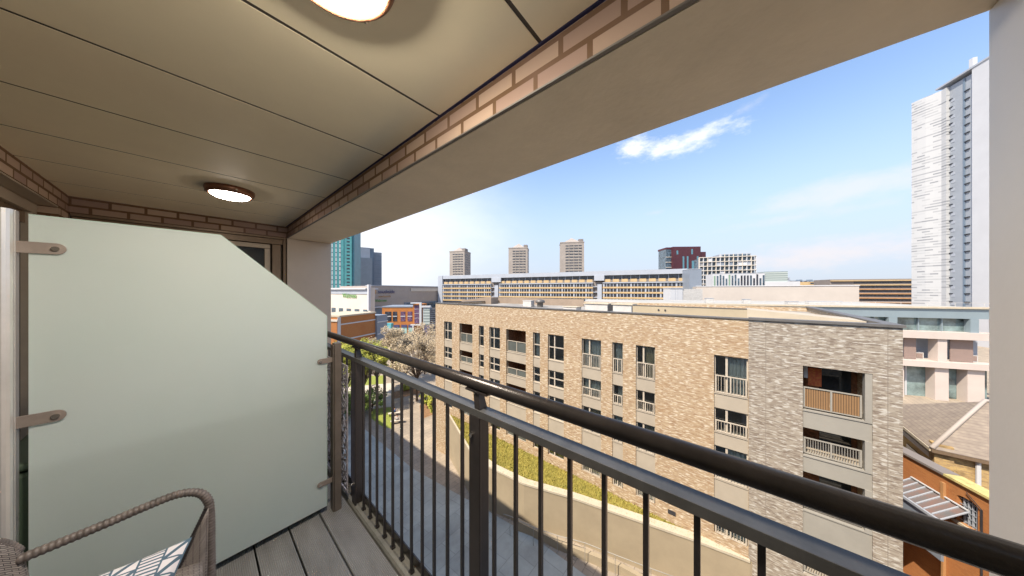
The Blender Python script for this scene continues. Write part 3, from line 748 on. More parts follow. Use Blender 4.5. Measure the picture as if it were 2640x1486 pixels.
def column_of(y0, y1, k, ci, sp):
    for r, (h0, h1) in enumerate(ROWS):
        z1, z0 = EYE - h0, EYE - h1
        zn = EYE - ROWS[r + 1][0] if r < 3 else z0
        if k == 'bal':
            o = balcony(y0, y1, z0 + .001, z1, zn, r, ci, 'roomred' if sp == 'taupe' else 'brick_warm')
            if sp == 'taupe':
                rl = rails(o, VF + .18, y0 + .03, y1 - .03, z0 + .05, z0 + min(1.05, (z1 - z0) * .52), bamboo=True)
                MB().box(VF + .20, VF + .21, y0 + .1, y1 - .1, z0 + .1, z0 + min(1.0, (z1 - z0) * .5)).build('glass_infill', 'glassb', o)
            else:
                fr = MB(); fr.box(VF + .02, VF + .34, y0 + .001, y0 + .2, z0, z1 - .001); fr.build('jamb_panel', 'taupe2', o)
                hh = z0 + min(1.08, (z1 - z0) * .62)
                rails(o, VF + .18, y0 + .25, y1 - .03, z0 + .07, hh, 'taupe2', bamboo=(r == 0), n=22)
                if r == 0:
                    for a, b in ((y0 + .31, (y0 + y1) / 2 + .08), ((y0 + y1) / 2 + .15, y1 - .1)):
                        MB().box(VF + .19, VF + .215, a, b, z0 + .12, hh - .06).build('bamboo_screen', 'bamboo', o)
                    MB().box(VF + 1.0, VF + 1.03, y0 + 1.3, y0 + 1.75, hh - .1, z1 - .25).build('red_banner', M['redcloth'], o)
                    MB().box(VF + 1.0, VF + 1.03, y0 + 1.9, y1 - .3, hh + .25, z1 - .1).build('pale_blind', 'curtain', o)
        else:
            window(y0, y1, z0, z1, k, r, ci)
        if r < 3:
            s = MB(); xo = VF + .06
            s.box(xo, xo + .28, y0 + .002, y1 - .002, zn + .001, z0 - .001)
            s.box(xo - .04, xo + .2, y0 + .002, y1 - .002, z0 - .06, z0 - .0)
            s.build('spandrel', sp, NB)
M['redcloth'] = mat('red_cloth', (.45, .05, .03), .8, 0, .3, 8, color2=(.6, .22, .05))
for ci, (a, b, k) in enumerate(cols): column_of(a, b, k, ci, 'taupe')
column_of(*bal2, 11, 'taupe2')
# small vent low on the brickwork near the grass
MB().box(VF - .03, VF - .002, uon(1742, VF), uon(1722, VF), EYE - 13.85, EYE - 13.6).build('wall_vent', 'dark', NB)

# ---- things on that roof
ZR = ZP - .35
def roofthing(name, label, cat, px0, px1, ytop, v, dep, m, group=None, legs=False):
    y1, y0 = uon(px0, v), uon(px1, v); fwd = v * CA + ((y0 + y1) / 2) * SA
    zt = hz(ytop, fwd)
    t = thing(name, label, cat, (v, (y0 + y1) / 2, ZR), 0, group)
    return t, y0, y1, zt
t, y0, y1, zt = roofthing('plant_screen', 'long beige plant screen on the brick block roof beside the two dark holes', 'screen', 1631, 1926, 797, 21, 5, 'beige')
b = MB(); b.box(21, 21.06, y0, y1, ZR, EYE - 1.10); b.build('screen_panel', 'beige', t)
b = MB(); b.prism([(21, y0 - .003), (21, -4.9), (23.5, -4.9), (23.5, y0 - .003)], ZR, [EYE - 1.10, EYE - 1.50, EYE - 1.50, EYE - 1.12]); b.build('sloping_panel', 'beige2', t)
b = MB(); b.box(20.97, 21.08, y0, y1, EYE - 1.099, EYE - 1.06); b.build('capping', 'stone', t)
for px in (1698, 1715):
    yy = uon(px, 21); MB().tube([(20.96, yy, EYE - 1.36), (20.995, yy, EYE - 1.36)], .06, 12).build('pipe_hole', 'dark', t)
for (px0, px1, yt, v, dep, lab) in ((1508, 1566, 782, 23, 1.6, 'pale louvred plant unit on the brick block roof, left of the other unit'),
                                (1580, 1628, 784, 22.5, 1.2, 'pale plant unit with overhanging lid on the brick block roof beside the beige screen')):
    t, y0, y1, zt = roofthing('plant_unit', lab, 'plant unit', px0, px1, yt, v, dep, 'unit', 'plant units on the brick block roof')
    MB().box(v, v + dep, y0, y1, ZR, zt - .08).build('casing', 'unit', t, bevel=.02)
    MB().box(v - .08, v + dep + .08, y0 - .1, y1 + .1, zt - .078, zt).build('lid', 'coping', t)
    MB().box(v + .2, v + dep - .2, y0 - .02, y0 - .001, ZR + .1, zt - .15).build('louvre_panel', 'dark', t)
t, y0, y1, zt = roofthing('roof_box', 'small white square box on the brick block roof left of the round vent', 'box', 1348, 1369, 775, 25, .6, 'unit')
MB().box(25, 25.7, y0, y1, ZR, zt - .06).build('casing', 'unit', t, bevel=.03); MB().box(24.97, 25.73, y0 - .04, y1 + .04, zt - .058, zt).build('lid', 'unit', t)
t, y0, y1, zt = roofthing('roof_vent', 'dark round cowl vent on the brick block roof', 'vent', 1374, 1404, 772, 25.5, .6, 'dark')
MB().lathe([(.35, 0), (.35, (zt - ZR) * .5), (.55, (zt - ZR) * .55), (.55, (zt - ZR) * .8), (.3, (zt - ZR) * .95), (.001, (zt - ZR))], (25.8, (y0 + y1) / 2, ZR), 20).build('cowl', 'stone', t, smooth=True)
t, y0, y1, zt = roofthing('skylight', 'low white rooflight on the brick block roof right of the round vent', 'skylight', 1452, 1486, 791, 22, .8, 'unit')
MB().box(22, 23, y0, y1, ZR, zt - .05).build('kerb', 'unit', t, bevel=.03); MB().box(21.95, 23.05, y0 - .05, y1 + .05, zt - .048, zt).build('glazing', 'coping', t)
t, y0, y1, zt = roofthing('roof_screen', 'brown parapet screen along the back of the brick block roof', 'screen', 1265, 1505, 772, 30, 1, 'brown')
MB().box(30, 30.1, y0, y1, ZR, EYE - 1.02).build('screen_panel', 'brown', t); MB().box(29.98, 30.12, y0, y1, EYE - 1.019, EYE - .99).build('capping', 'stone', t)
t, y0, y1, zt = roofthing('roof_hatch', 'dark tapering roof hatch at the far left end of the brick block roof', 'hatch', 1190, 1266, 773, 27, 1, 'dark')
MB().extr([(27, y1, ZR), (27, y0, ZR), (27, y0, EYE - 1.0), (27, y0 + (y1 - y0) * .2, EYE - .98), (27, y1, EYE - 1.5)], (1.5, 0, 0)).build('hatch_body', M['brown'], t)

# ================================================================ GRASS BANK, RETAINING WALL, RAMP
ZG = EYE - 14.4
bank = [(VF - .005, 25.6), (15.75, 18.2), (15.3, 15.2), (15.6, 12), (16.65, 8.8), (17.6, 5), (18.35, 2), (18.85, -.6), (VF - .005, -.7)]
sheet('grass_bank', bank, ZG + .02, 'gdry')
W = thing('retaining_wall', 'smooth beige retaining wall with pale stone coping holding up the dry grass bank', 'wall', (16, 10, 0))
pw = bank[:-1]
wm = MB(); wm.prism([(p[0], p[1]) for p in bank], 0, ZG); wm.build('wall_face', 'conc', W)
cpm = MB(); inn = []
for i, p in enumerate(pw):
    a = Vector(pw[max(i - 1, 0)]); b_ = Vector(pw[min(i + 1, len(pw) - 1)]); d = (b_ - a).normalized(); n = Vector((d.y, -d.x))
    if n.x > 0: n = -n
    inn.append((Vector(p) - n * .50, Vector(p) + n * .05))
for i in range(1, len(inn) - 1):
    a, b_ = inn[i], inn[i + 1]
    cpm.prism([(a[1].x, a[1].y), (b_[1].x, b_[1].y), (b_[0].x, b_[0].y), (a[0].x, a[0].y)], ZG + .001, ZG + .14)
cpm.build('coping', 'coping', W)
a, b_ = inn[0], inn[1]
MB().prism([(a[1].x, a[1].y), (b_[1].x, b_[1].y), (Vector(pw[1]) - (Vector(pw[1]) - a[1]).normalized() * 0 + Vector((.15, .05))).to_tuple()[:2], (pw[0][0] - .02, pw[0][1] - .25)], ZG + .001, ZG + .12).build('coping', 'coping', W)
# dry grass tufts on the bank and on the lawns
def tufts(name, poly, z, n, h, m, seed, w=.025):
    r = random.Random(seed); xs = [p[0] for p in poly]; ys = [p[1] for p in poly]; b = MB()
    def inside(x, y):
        c = False
        for i in range(len(poly)):
            x1, y1 = poly[i]; x2, y2 = poly[i - 1]
            if (y1 > y) != (y2 > y) and x < (x2 - x1) * (y - y1) / (y2 - y1) + x1: c = not c
        return c
    k = 0
    while k < n:
        x, y = r.uniform(min(xs), max(xs)), r.uniform(min(ys), max(ys))
        if not inside(x, y): continue
        k += 1; a = r.uniform(0, 6.28); hh = h * r.uniform(.4, 1.3); dx, dy = math.cos(a) * w, math.sin(a) * w; lx, ly = r.uniform(-.6, .6) * hh, r.uniform(-.6, .6) * hh
        b.face([(x - dx, y - dy, z), (x + dx, y + dy, z), (x + lx, y + ly, z + hh)])
    o = b.build(name, m, fix=False); o['label'] = 'short grass blades growing on the bank' if seed == 1 else 'short lawn grass beside the paths'; o['category'] = 'grass'
    return kind(o, 'stuff')
M['blade'] = mat('dry_blades', (.46, .38, .09), .9, 0, .3, 2, color2=(.20, .19, .03))
M['blade2'] = mat('green_blades', (.30, .36, .06), .9, 0, .3, 2, color2=(.13, .20, .02))
tufts('bank_grass', bank, ZG + .02, 9000, .16, 'blade', 1)
# ramp with a handrail beside the wall
RP = thing('ramp_handrail', 'thin metal handrail with slim posts following the ramp below the retaining wall', 'handrail', (14.5, 10, 2))
pts = []
for px, py in ((1298, 1326), (1315, 1331), (1375, 1360), (1437, 1381), (1508, 1400), (1586, 1431), (1678, 1466), (1800, 1510)):
    f = (16.05 if px < 1500 else 15.9) / (py - 750) * F_; x_, y_ = at(px, f); pts.append((x_, y_, hz(py, f)))
MB().tube(pts, .022, 8).build('rail_tube', 'taupe2', RP, smooth=True)
for p in pts[1:]: MB().tube([(p[0], p[1], gz(p[1])), (p[0], p[1], p[2] - .01)], .018, 6).build('post', 'taupe2', RP)
# low kerb wall of the ramp
LW = thing('ramp_wall', 'low curved beige kerb wall on the near side of the ramp', 'wall', (13, 8, 2))
lw = [gpt(px, py, 2.4) for px, py in ((1330, 1345), (1437, 1400), (1500, 1425), (1600, 1465), (1700, 1520), (1800, 1600))]
lm = MB(); lw2 = [(p[0] - .25, p[1] - .1) for p in lw]
for i in range(len(lw) - 1): lm.prism([lw2[i], lw2[i+1], lw[i+1], lw[i]], 0, [2.75 , 2.75, 2.75, 2.75])
lm.build('wall_face', 'conc', LW)

# ================================================================ COURTYARD
lawn1 = [gpt(*p) for p in ((855, 1000), (985, 985), (985, 994), (968, 1000), (930, 1003), (855, 1005))]
sheet('lawn', [gpt(*p) for p in ((850, 975), (992, 968), (990, 990), (850, 1003))], .012, 'grass')
sheet('lawn', [gpt(*p) for p in ((850, 1017), (950, 1017), (951, 1056), (850, 1066))], .012, 'grass')
lw3 = [gpt(*p) for p in ((955, 1056), (1008, 1050), (1009, 1106), (985, 1100), (955, 1078))]
sheet('lawn', lw3, .012, 'grass')
sheet('path', [gpt(*p) for p in ((850, 1003), (1010, 988), (1008, 1049), (953, 1055), (952, 1016), (850, 1016))], .016, 'pave2')
sheet('planting_bed', [gpt(*p) for p in ((1010, 1012), (1110, 990), (1115, 1008), (1012, 1030))], .010, 'soil')
sheet('planting_bed', [gpt(*p) for p in ((1082, 1045), (1122, 1036), (1124, 1066), (1086, 1082))], .010, 'soil')
sheet('road', [gpt(*p) for p in ((960, 885), (1130, 872), (1130, 868), (960, 868))], .006, 'conc')

def tree(name, label, px, fwd, ztop, rx, rz, leafm, nleaf, lsize, seed, group=None, base=0, trunkh=.35, cat='tree', gaps=True):
    r = random.Random(seed); cx, cy = at(px, fwd); t = thing(name, label, cat, (cx, cy, base), 0, group)
    tr = MB(); h0 = (ztop - base) * trunkh
    tr.tube([(cx, cy, base), (cx + r.uniform(-.1, .1), cy, base + h0 * .5), (cx + r.uniform(-.15, .15), cy + r.uniform(-.15, .15), base + h0 * 1.1)], [.05 * rx, .038 * rx, .030 * rx], 8)
    ccz = ztop - rz; clumps = []
    for k in range(34):
        a = r.uniform(0, 6.28); e = math.asin(r.uniform(-.75, 1)); q = r.uniform(.45, 1.0) * r.uniform(.8, 1.08)
        clumps.append((cx + rx * q * math.cos(a) * math.cos(e), cy + rx * q * math.sin(a) * math.cos(e), ccz + rz * q * math.sin(e), r.uniform(.16, .34) * rx))
    for k, c in enumerate(clumps):
        mid = (cx + (c[0] - cx) * .4 + r.uniform(-.2, .2), cy + (c[1] - cy) * .4, base + h0 + (c[2] - base - h0) * .5)
        tr.tube([(cx, cy, base + h0 * r.uniform(.8, 1.05)), mid, c[:3]], [.016 * rx, .010 * rx, .003 * rx], 5, cap=False)
        for q in range(3): tr.tube([mid, (c[0] + r.uniform(-1, 1) * c[3] * 1.3, c[1] + r.uniform(-1, 1) * c[3] * 1.3, c[2] + r.uniform(-1, 1) * c[3])], [.006 * rx, .002 * rx], 4, cap=False)
    tr.build('trunk', 'bark', t)
    b = MB()
    for k in range(nleaf):
        c = clumps[int(r.random() ** 1.1 * len(clumps))]; 
        d = Vector((r.gauss(0, 1), r.gauss(0, 1), r.gauss(0, .8))).normalized() * c[3] * r.random() ** .45
        p = Vector(c[:3]) + d; a = Vector((r.gauss(0, 1), r.gauss(0, 1), r.gauss(0, 1))).normalized(); bb = a.orthogonal().normalized(); s = lsize * r.uniform(.5, 1.3)
        b.face([p - a * s, p + bb * s * .5, p + a * s, p - bb * s * .5])
    b.build('crown', leafm, t, fix=False); return t
TG = 'courtyard trees beyond the railing'
tree('blossom_tree', 'pale blossom tree in front of the corner of the brick block', 1075, 47, EYE - 6.6 * 1.15, 4.6, 4.2, 'blossom', 13000, .13, 21, TG)
tree('blossom_tree', 'pale blossom tree in front of the orange shops, further from the brick block', 1012, 56, EYE - 7.5, 4.6, 3.6, 'blossom', 13000, .14, 22, TG)
tree('blossom_tree', 'bare golden twigged tree behind the blossom trees below the white shop frame', 1095, 62, EYE - 7.2, 4.0, 3.0, 'blossom', 3500, .14, 23, TG)
tree('spring_tree', 'yellow green tree in new leaf closest to the screen post', 893, 42, EYE - 7.6, 3.8, 3.2, 'leafy', 8000, .14, 31, TG)
tree('spring_tree', 'yellow green tree in new leaf in front of the orange brick block', 940, 46, EYE - 8.4, 3.6, 3.6, 'leafy', 8000, .14, 32, TG)
tree('spring_tree', 'lower yellow green tree right of the orange brick block', 972, 50, EYE - 10.5, 3.0, 3.0, 'leafy', 6000, .13, 33, TG)
SG = 'courtyard shrubs'
for i, (px, fwd, h, rx, lab) in enumerate(((920, 41, 4.4, 2.6, 'dark green bush beside the upper lawn'), (960, 43, 3.8, 2.4, 'green bush beside the upper lawn next to the path'),
        (880, 40, 4.6, 2.6, 'green bush close to the pierced panel'),
        (1022, 62, 3.4, 1.6, 'round bright green bush between the blossom trees'), (1100, 44, 2.6, 1.0, 'small bright bush at the left edge of the brown planting bed'),
        (1117, 42, 3.2, 1.0, 'upright bright bush against the corner of the brick block'), (1046, 52, 1.3, .9, 'low bush in the long planting bed left end'), (1080, 52.5, 1.2, .9, 'low bush in the long planting bed near the blossom trunk'))):
    tree('shrub', lab, px, fwd, h, rx, h * .5, 'leafg' if i < 3 else 'leafy', 2600, .12, 50 + i, SG, cat='shrub', trunkh=.2)

# ---- benches and people
M['benchw'] = mat('bench_slats', (.62, .55, .45), .7); M['skin'] = mat('skin', (.50, .30, .20), .6)
M['blue'] = mat('blue_jacket', (.03, .14, .42), .8); M['jeans'] = mat('dark_trousers', (.05, .06, .10), .85); M['whitec'] = mat('white_shirt', (.75, .73, .70), .8); M['hair'] = mat('dark_hair', (.05, .03, .02), .7)
def bench(px, py, rz, label):
    x, y = gpt(px, py); t = thing('bench', label, 'bench', (x, y, .012), rz, 'benches on the courtyard path')
    MB().box(-.9, .9, -.25, .25, .40, .46).build('seat', 'benchw', t, world=False)
    for s in (-.75, .68): MB().box(s, s + .07, -.2, .2, 0, .399).build('leg', 'stone', t, world=False)
    return x, y
def skin_mesh(name, V, E, Rr, m, parent):
    me = bpy.data.meshes.new(name); me.from_pydata(V, E, []); me.update(); o = bpy.data.objects.new(name, me); C.objects.link(o)
    me.materials.append(M[m]); sk = o.modifiers.new('skin', 'SKIN'); sk.use_smooth_shade = True
    for i, r in enumerate(Rr): me.skin_vertices[0].data[i].radius = (r, r)
    me.skin_vertices[0].data[0].use_root = True
    ss = o.modifiers.new('sub', 'SUBSURF'); ss.levels = 1; ss.render_levels = 2; o.parent = parent; return o
def seated(px, py, rz, top, label):
    x, y = gpt(px, py); t = thing('person', label, 'person', (x, y, .012), rz, None)
    # pelvis, chest, neck, head, arms, legs; facing local -y
    V = [(0, .05, .52), (0, .04, .75), (0, .02, .98), (0, 0, 1.08), (0, -.02, 1.17), (0, -.02, 1.27),
         (.18, .02, .95), (.25, -.04, .72), (.17, -.25, .62), (.13, -.33, .60), (-.18, .02, .95), (-.25, -.04, .72), (-.17, -.25, .62), (-.13, -.33, .60),
         (.10, .0, .50), (.12, -.42, .50), (.12, -.44, .10), (.12, -.56, .04), (-.10, .0, .50), (-.12, -.42, .50), (-.12, -.44, .10), (-.12, -.56, .04)]
    E = [(0,1),(1,2),(2,3),(3,4),(4,5),(2,6),(6,7),(7,8),(8,9),(2,10),(10,11),(11,12),(12,13),(0,14),(14,15),(15,16),(16,17),(0,18),(18,19),(19,20),(20,21)]
    Rr = [.13,.12,.12,.05,.085,.085,.055,.042,.032,.035,.055,.042,.032,.035,.08,.06,.042,.035,.08,.06,.042,.035]
    skin_mesh('body', V, E, Rr, 'skin', t)
    skin_mesh('shirt', V[:3] + [V[6], V[7], (.18, -.20, .635), V[10], V[11], (-.18, -.20, .635)], [(0,1),(1,2),(2,3),(3,4),(4,5),(2,6),(6,7),(7,8)], [.15,.145,.14,.07,.055,.045,.07,.055,.045], top, t)
    skin_mesh('trousers', [V[0]] + V[14:17] + V[18:21], [(0,1),(1,2),(2,3),(0,4),(4,5),(5,6)], [.145,.095,.075,.055,.095,.075,.055], 'jeans', t)
    MB().lathe([(.001, .115), (.06, .10), (.098, .04), (.102, -.02), (.095, -.07)], (0, .0, 1.235), 16).build('hair', 'hair', t, world=False, smooth=True)
bx_, by_ = bench(1017, 1072, R_(150), 'pale slatted bench under the person in blue beside the lawn')
bench(1024, 1092, R_(150), 'pale slatted bench under the person in white, nearer the railing')
seated(1017, 1071, R_(150), 'blue', 'person in a blue jacket sitting on a bench beside the lawn')
seated(1024, 1091, R_(150), 'whitec', 'person in a white shirt sitting on a bench nearer the railing')

# ================================================================ THE TOWN BEHIND
M['white'] = mat('white_cladding', (.50, .51, .53), .5, 0, .03, .2)
M['lgrey'] = mat('pale_grey_cladding', (.34, .37, .42), .5, 0, .05, .2)
M['bgrey'] = mat('blue_grey_cladding', (.15, .20, .26), .5, 0, .06, .2)
M['mgrey'] = mat('mid_grey_cladding', (.20, .235, .285), .5, 0, .05, .2)
M['concr'] = mat('precast_concrete', (.32, .285, .255), .8, 0, .08, .15)
M['concd'] = mat('dark_concrete', (.21, .185, .17), .8, 0, .08, .15)
M['cream'] = mat('cream_render', (.56, .51, .44), .7, 0, .05, .1)
M['pink'] = mat('pinkish_render', (.44, .40, .36), .7, 0, .05, .1)
M['tan'] = mat('tan_cladding', (.36, .315, .28), .7, 0, .05, .15)
M['yband'] = mat('yellow_panel', (.46, .33, .17), .7, 0, .08, .4)
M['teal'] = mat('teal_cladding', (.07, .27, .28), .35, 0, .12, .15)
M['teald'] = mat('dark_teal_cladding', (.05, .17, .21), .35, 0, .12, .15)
M['maroon'] = mat('maroon_cladding', (.07, .018, .025), .5, 0, .1, .15)
M['orange'] = mat('orange_render', (.42, .155, .035), .8, 0, .12, .6)
M['oband'] = mat('orange_brown_band', (.42, .22, .09), .8, 0, .12, .6)
M['rfelt'] = mat('grey_roof', (.38, .37, .34), .9, 0, .1, .1)
M['win'] = mat('far_window', (.045, .05, .065), .15, 0, .5, .9, spec=.7)
M['winb'] = mat('far_window_blue', (.08, .12, .16), .12, 0, .5, .7, spec=.7)
M['blue'] = M['blue']
M['tealg'] = mat('shopfront_glass', (.30, .50, .48), .2, 0, .3, .8)
M['winp'] = mat('purple_window', (.16, .10, .17), .2, 0, .4, 1.2)
M['leafstrip'] = mat('green_strip', (.20, .30, .22), .5)
def solve(px0, f0, az, px1):
    o0, o1 = (px0 - 1320) / F_, (px1 - 1320) / F_; s, c = math.sin(R_(az)), math.cos(R_(az))
    return (o1 * f0 - o0 * f0) / (s - o1 * c)
def fpos(px0, f0, az, d): return f0 + d * math.cos(R_(az))
def bld(name, label, px0, f0, az, px1, ytop, m, pxs=None, depth=14, base=0, group=None, cat='building', rightside=True, zt=None):
    """box whose front runs from column px0 (distance f0) towards azimuth az up to column px1; the side face reaches column pxs"""
    W = solve(px0, f0, az, px1); x, y = at(px0, f0)
    if pxs is not None:
        f1 = fpos(px0, f0, az, W) if rightside else f0
        depth = abs(solve(px1 if rightside else px0, f1, az - 90, pxs))
    H_ = (zt if zt is not None else hz(ytop, f0)) - base
    t = thing(name, label, cat, (x, y, base), R_(VA - az), group)
    if m: MB().box(0, W, 0, depth, 0, H_).build('wall', m, t, world=False)
    return t, W, depth, H_
def L(t, name, m, *boxes, **kw):
    b = MB()
    for q in boxes: b.box(*q)
    return b.build(name, m, t, world=False, **kw)
def rep(t, name, m, box, offs, extra=None):
    first = None
    for (dx, dy, dz) in offs:
        if first is None: first = L(t, name, m, box); o = first; base = offs[0]
        else:
            o = first.copy(); C.objects.link(o)
            o.location = (dx - offs[0][0], dy - offs[0][1], dz - offs[0][2])
    return first
def shift(box, d): return (box[0]+d[0], box[1]+d[0], box[2]+d[1], box[3]+d[1], box[4]+d[2], box[5]+d[2])
def grid(t, name, m, w, h, xs, zs, y=-.06, d=.06):     # openings on the front face
    offs = [(x, 0, z) for z in zs for x in xs]; return rep(t, name, m, shift((0, w, y, y + d, 0, h), offs[0]), offs)
def gridside(t, name, m, w, h, ys, zs, X, d=.06):       # openings on the right side face
    offs = [(0, y, z) for z in zs for y in ys]; return rep(t, name, m, shift((X, X + d, 0, w, 0, h), offs[0]), offs)
def frange(a, b, n): return [a + (b - a) * k / (n - 1) for k in range(n)] if n > 1 else [a]

# ---- teal tower
t, W, D, Hh = bld('glass_tower', 'tall teal clad tower at the left end of the skyline beside the beam column', 800, 260, 78, 886, 545, 'teal', pxs=None, depth=24)
W2 = solve(886, fpos(800, 260, 78, W), 60, 919)
t2x, t2y = W, 0
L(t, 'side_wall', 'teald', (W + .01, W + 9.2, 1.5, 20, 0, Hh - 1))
L(t, 'corner_panel', 'teal', (W + .01, W + 7.2, .3, 1.49, 0, Hh - 1))
fl = frange(21, Hh - 4, 17)
for i, xx in enumerate([W * (.40 + .118 * k) for k in range(5)]):
    L(t, 'mullion_strip', 'white', (xx, xx + .9, -.12, -.02, 18, Hh - 1))
    grid(t, 'window', 'winb', 1.3, .8, [xx - .2], fl, y=-.2, d=.07)
gridw = rep(t, 'bay_window', 'win', (W + 2.6, W + 5.4, .2, .28, 24, 25.4), [(0, 0, z) for z in [k * 3.4 for k in range(15)]])
L(t, 'roof_cap', 'teald', (0, W + 9, .4, 19, Hh - .9, Hh + .5))
# ---- grey towers
t, W, D, Hh = bld('grey_tower', 'slim grey stepped tower next to the teal tower', 922, 330, 60, 954, 637, 'lgrey', depth=18)
L(t, 'side_wing', 'bgrey', (W + .02, W + 4.5, .5, 16, 0, Hh - .3)); L(t, 'lower_wing', 'mgrey', (W + 4.52, W + 13.5, 2, 16, 0, Hh - 5))
L(t, 'front_block', 'mgrey', (W * .15, W + 2.2, -9, -.02, 0, Hh - 14)); L(t, 'white_fin', 'white', (-3.2, W * .15 - .02, -8, -.5, 0, Hh - 12.5))
rep(t, 'window', 'win', (-2.2, -1.4, -8.1, -8.01, 18, 20), [(0, 0, 3.0 * k) for k in range(10)])
for k in range(9): L(t, 'floor_line', 'bgrey', (W + 5, W + 13, 1.9, 1.98, 20 + 5.5 * k, 20.5 + 5.5 * k))
# ---- shopping centre
MF = 150
t, W, D, Hh = bld('shopping_centre', 'large cream and tan clad shopping hall with green lettering behind the orange shops', 790, fpos(955, MF, -60, 46), 120, 955, 742, 'cream', depth=2.5, zt=EYE + 1.6)
Wm = W
L(t, 'fascia', 'lgrey', (-.1, W + .05, -.3, -.01, Hh - 3.4, Hh - 1.0)); L(t, 'roof_edge', 'white', (-.1, W - 2.5, -1.2, 6, Hh - .9, Hh - .2)); L(t, 'corner_fin', 'white', (W - .3, W + .8, -1.5, -.31, Hh - 12, Hh + 1.6))
grid(t, 'shop_window', 'winb', 4.6, 2.9, [W - 8 * k - 6.5 for k in range(5)], [EYE - 12.9 - 0])
L(t, 'ledge', 'white', (-.1, W, -.5, -.01, EYE - 13.6, EYE - 13.0))
L(t, 'lower_glass', 'bgrey', (0, W, -.2, -.01, .1, EYE - 15))
t, W, D, Hh = bld('shopping_centre_wing', 'long shaded tan clad wing of the shopping hall with purple lettering', 956.5, MF, 28, 1160, 736.5, 'tan', depth=30, zt=EYE + 2.8)
L(t, 'cream_band', 'cream', (W * .42, W * .93, -.4, -.01, Hh - 3.2, Hh - 1.1)); L(t, 'roof_edge', 'lgrey', (0, W, -.2, 5, Hh + .01, Hh + .4))
L(t, 'blue_glazing', 'bgrey', (W * .34, W, -.5, -.01, Hh - 15, Hh - 10.5)); L(t, 'glazing', 'winb', (W * .36, W * .97, -.7, -.51, Hh - 14.6, Hh - 11.2))
L(t, 'entrance_glass', 'bgrey', (.4, 7.5, -.8, -.01, .2, Hh - 13)); L(t, 'canopy', 'white', (.2, 5, -2.5, -.81, Hh - 12.6, Hh - 11.9)); L(t, 'lower_wall', 'mgrey', (7.6, W * .33, -.3, -.01, .1, Hh - 14))
wing = t; wingH = Hh
def lettering(text, parent, x, z, size, m, y=-.5, name='lettering'):
    cu = bpy.data.curves.new(name, 'FONT'); cu.body = text; cu.size = size; cu.extrude = .06; cu.offset = .02
    o = bpy.data.objects.new(name, cu); C.objects.link(o); dg = bpy.context.evaluated_depsgraph_get()
    me = bpy.data.meshes.new_from_object(o.evaluated_get(dg)); bpy.data.objects.remove(o)
    o = bpy.data.objects.new(name, me); C.objects.link(o); me.materials.clear(); me.materials.append(M[m]); o.parent = parent
    o.location = (x, y, z); o.rotation_euler = (R_(90), 0, 0); return o
M['sgreen'] = mat('sign_green', (.12, .30, .08), .6); M['spurple'] = mat('sign_purple', (.07, .07, .16), .6); M['sbrown'] = mat('sign_brown', (.42, .25, .12), .6)
hall = bpy.data.objects['shopping_centre']
lettering('Waitrose', hall, Wm - 26.0, EYE - 3.9, 3.6, 'sgreen', y=-.35)
lettering('southside', wing, 4.0, wingH - 4.3, 2.9, 'spurple'); lettering('wandsworth', wing, 4.4, wingH - 6.6, 1.6, 'sbrown'); lettering('Waitrose', wing, 1.6, wingH - 9.2, 2.1, 'sgreen')
L(wing, 'sign_emblem', 'sbrown', (1.6, 3.0, -.3, -.02, wingH - 4.6, wingH - 2.2))
# ---- orange brick block, striped
t, W, D, Hh = bld('striped_brick_block', 'orange brick block with white string courses just above the left end of the handrail', 874, 75, 14, 967.5, 818.6, 'brick_orange', depth=12, zt=EYE - 7.5)
for z in (Hh - 2.3, Hh - 6.8, Hh - 9.2): L(t, 'string_course', 'white', (-.2, W, -.12, -.01, z, z + .35))
L(t, 'white_pilaster', 'white', (-.6, .4, -.2, -.125, 3, Hh)); L(t, 'parapet', 'coping', (-.1, W + .1, -.25, 12, Hh + .01, Hh + .45))
L(t, 'front_wall', 'brick_orange', (-.7, -.02, -.1, 14, 0, Hh - 1.2)); L(t, 'front_roof_band', 'cream', (-.9, -.01, -.3, 14, Hh - 1.19, Hh - .7))
L(t, 'grey_end', 'mgrey', (W + .01, W + 5, -.6, 9, 0, Hh - .8))
for z in (Hh - 3.2, Hh - 7.2, Hh - 9.6, Hh - 13): L(t, 'white_band', 'white', (W + .2, W + 5.1, -.8, -.61, z, z + .35))
# ---- orange shops
SF = 118
t, W, D, Hh = bld('orange_shops', 'orange shop block with dark and purple windows behind the blossom trees', 985, SF, 88, 1068, 793, 'orange', depth=14)
Z_ = lambda y: hz(y, SF)
for a, b, mm in ((993, 1009, 'win'), (1013, 1024, 'win'), (1033, 1045, 'winp'), (1051, 1063, 'winp')):
    if mm == 'winp': M['winp'] = mat('purple_window', (.16, .10, .17), .2, 0, .4, 1.2); 
    xa, xb = [solve(985, SF, 88, q) for q in (a, b)]
    w = L(t, 'window', mm, (xa, xb, -.1, -.01, Z_(829), Z_(804))); L(t, 'transom', 'white', (xa, xb, -.16, -.101, Z_(817), Z_(815)))
for a, b in ((986, 1011), (1016, 1030), (1035, 1049), (1053, 1067)):
    xa, xb = [solve(985, SF, 88, q) for q in (a, b)]
    L(t, 'shop_sign', 'spurple', (xa, xb, -.2, -.01, Z_(845), Z_(838))); L(t, 'shopfront', 'tealg', (xa, xb, -.15, -.01, .3, Z_(845.5))) if 'tealg' in M else None
L(t, 'roof_edge', 'mgrey', (-.1, W, -.2, 12, Hh + .01, Hh + .5))
wx = [solve(985, SF, 88, q) for q in (1066, 1070, 1084, 1089)]
L(t, 'stair_tower', 'orange', (wx[0] + .01, wx[2], -.6, 10, 0, Z_(785))); L(t, 'stair_window', 'winp', (wx[1], wx[2] - .4, -.8, -.61, Z_(834), Z_(788)))
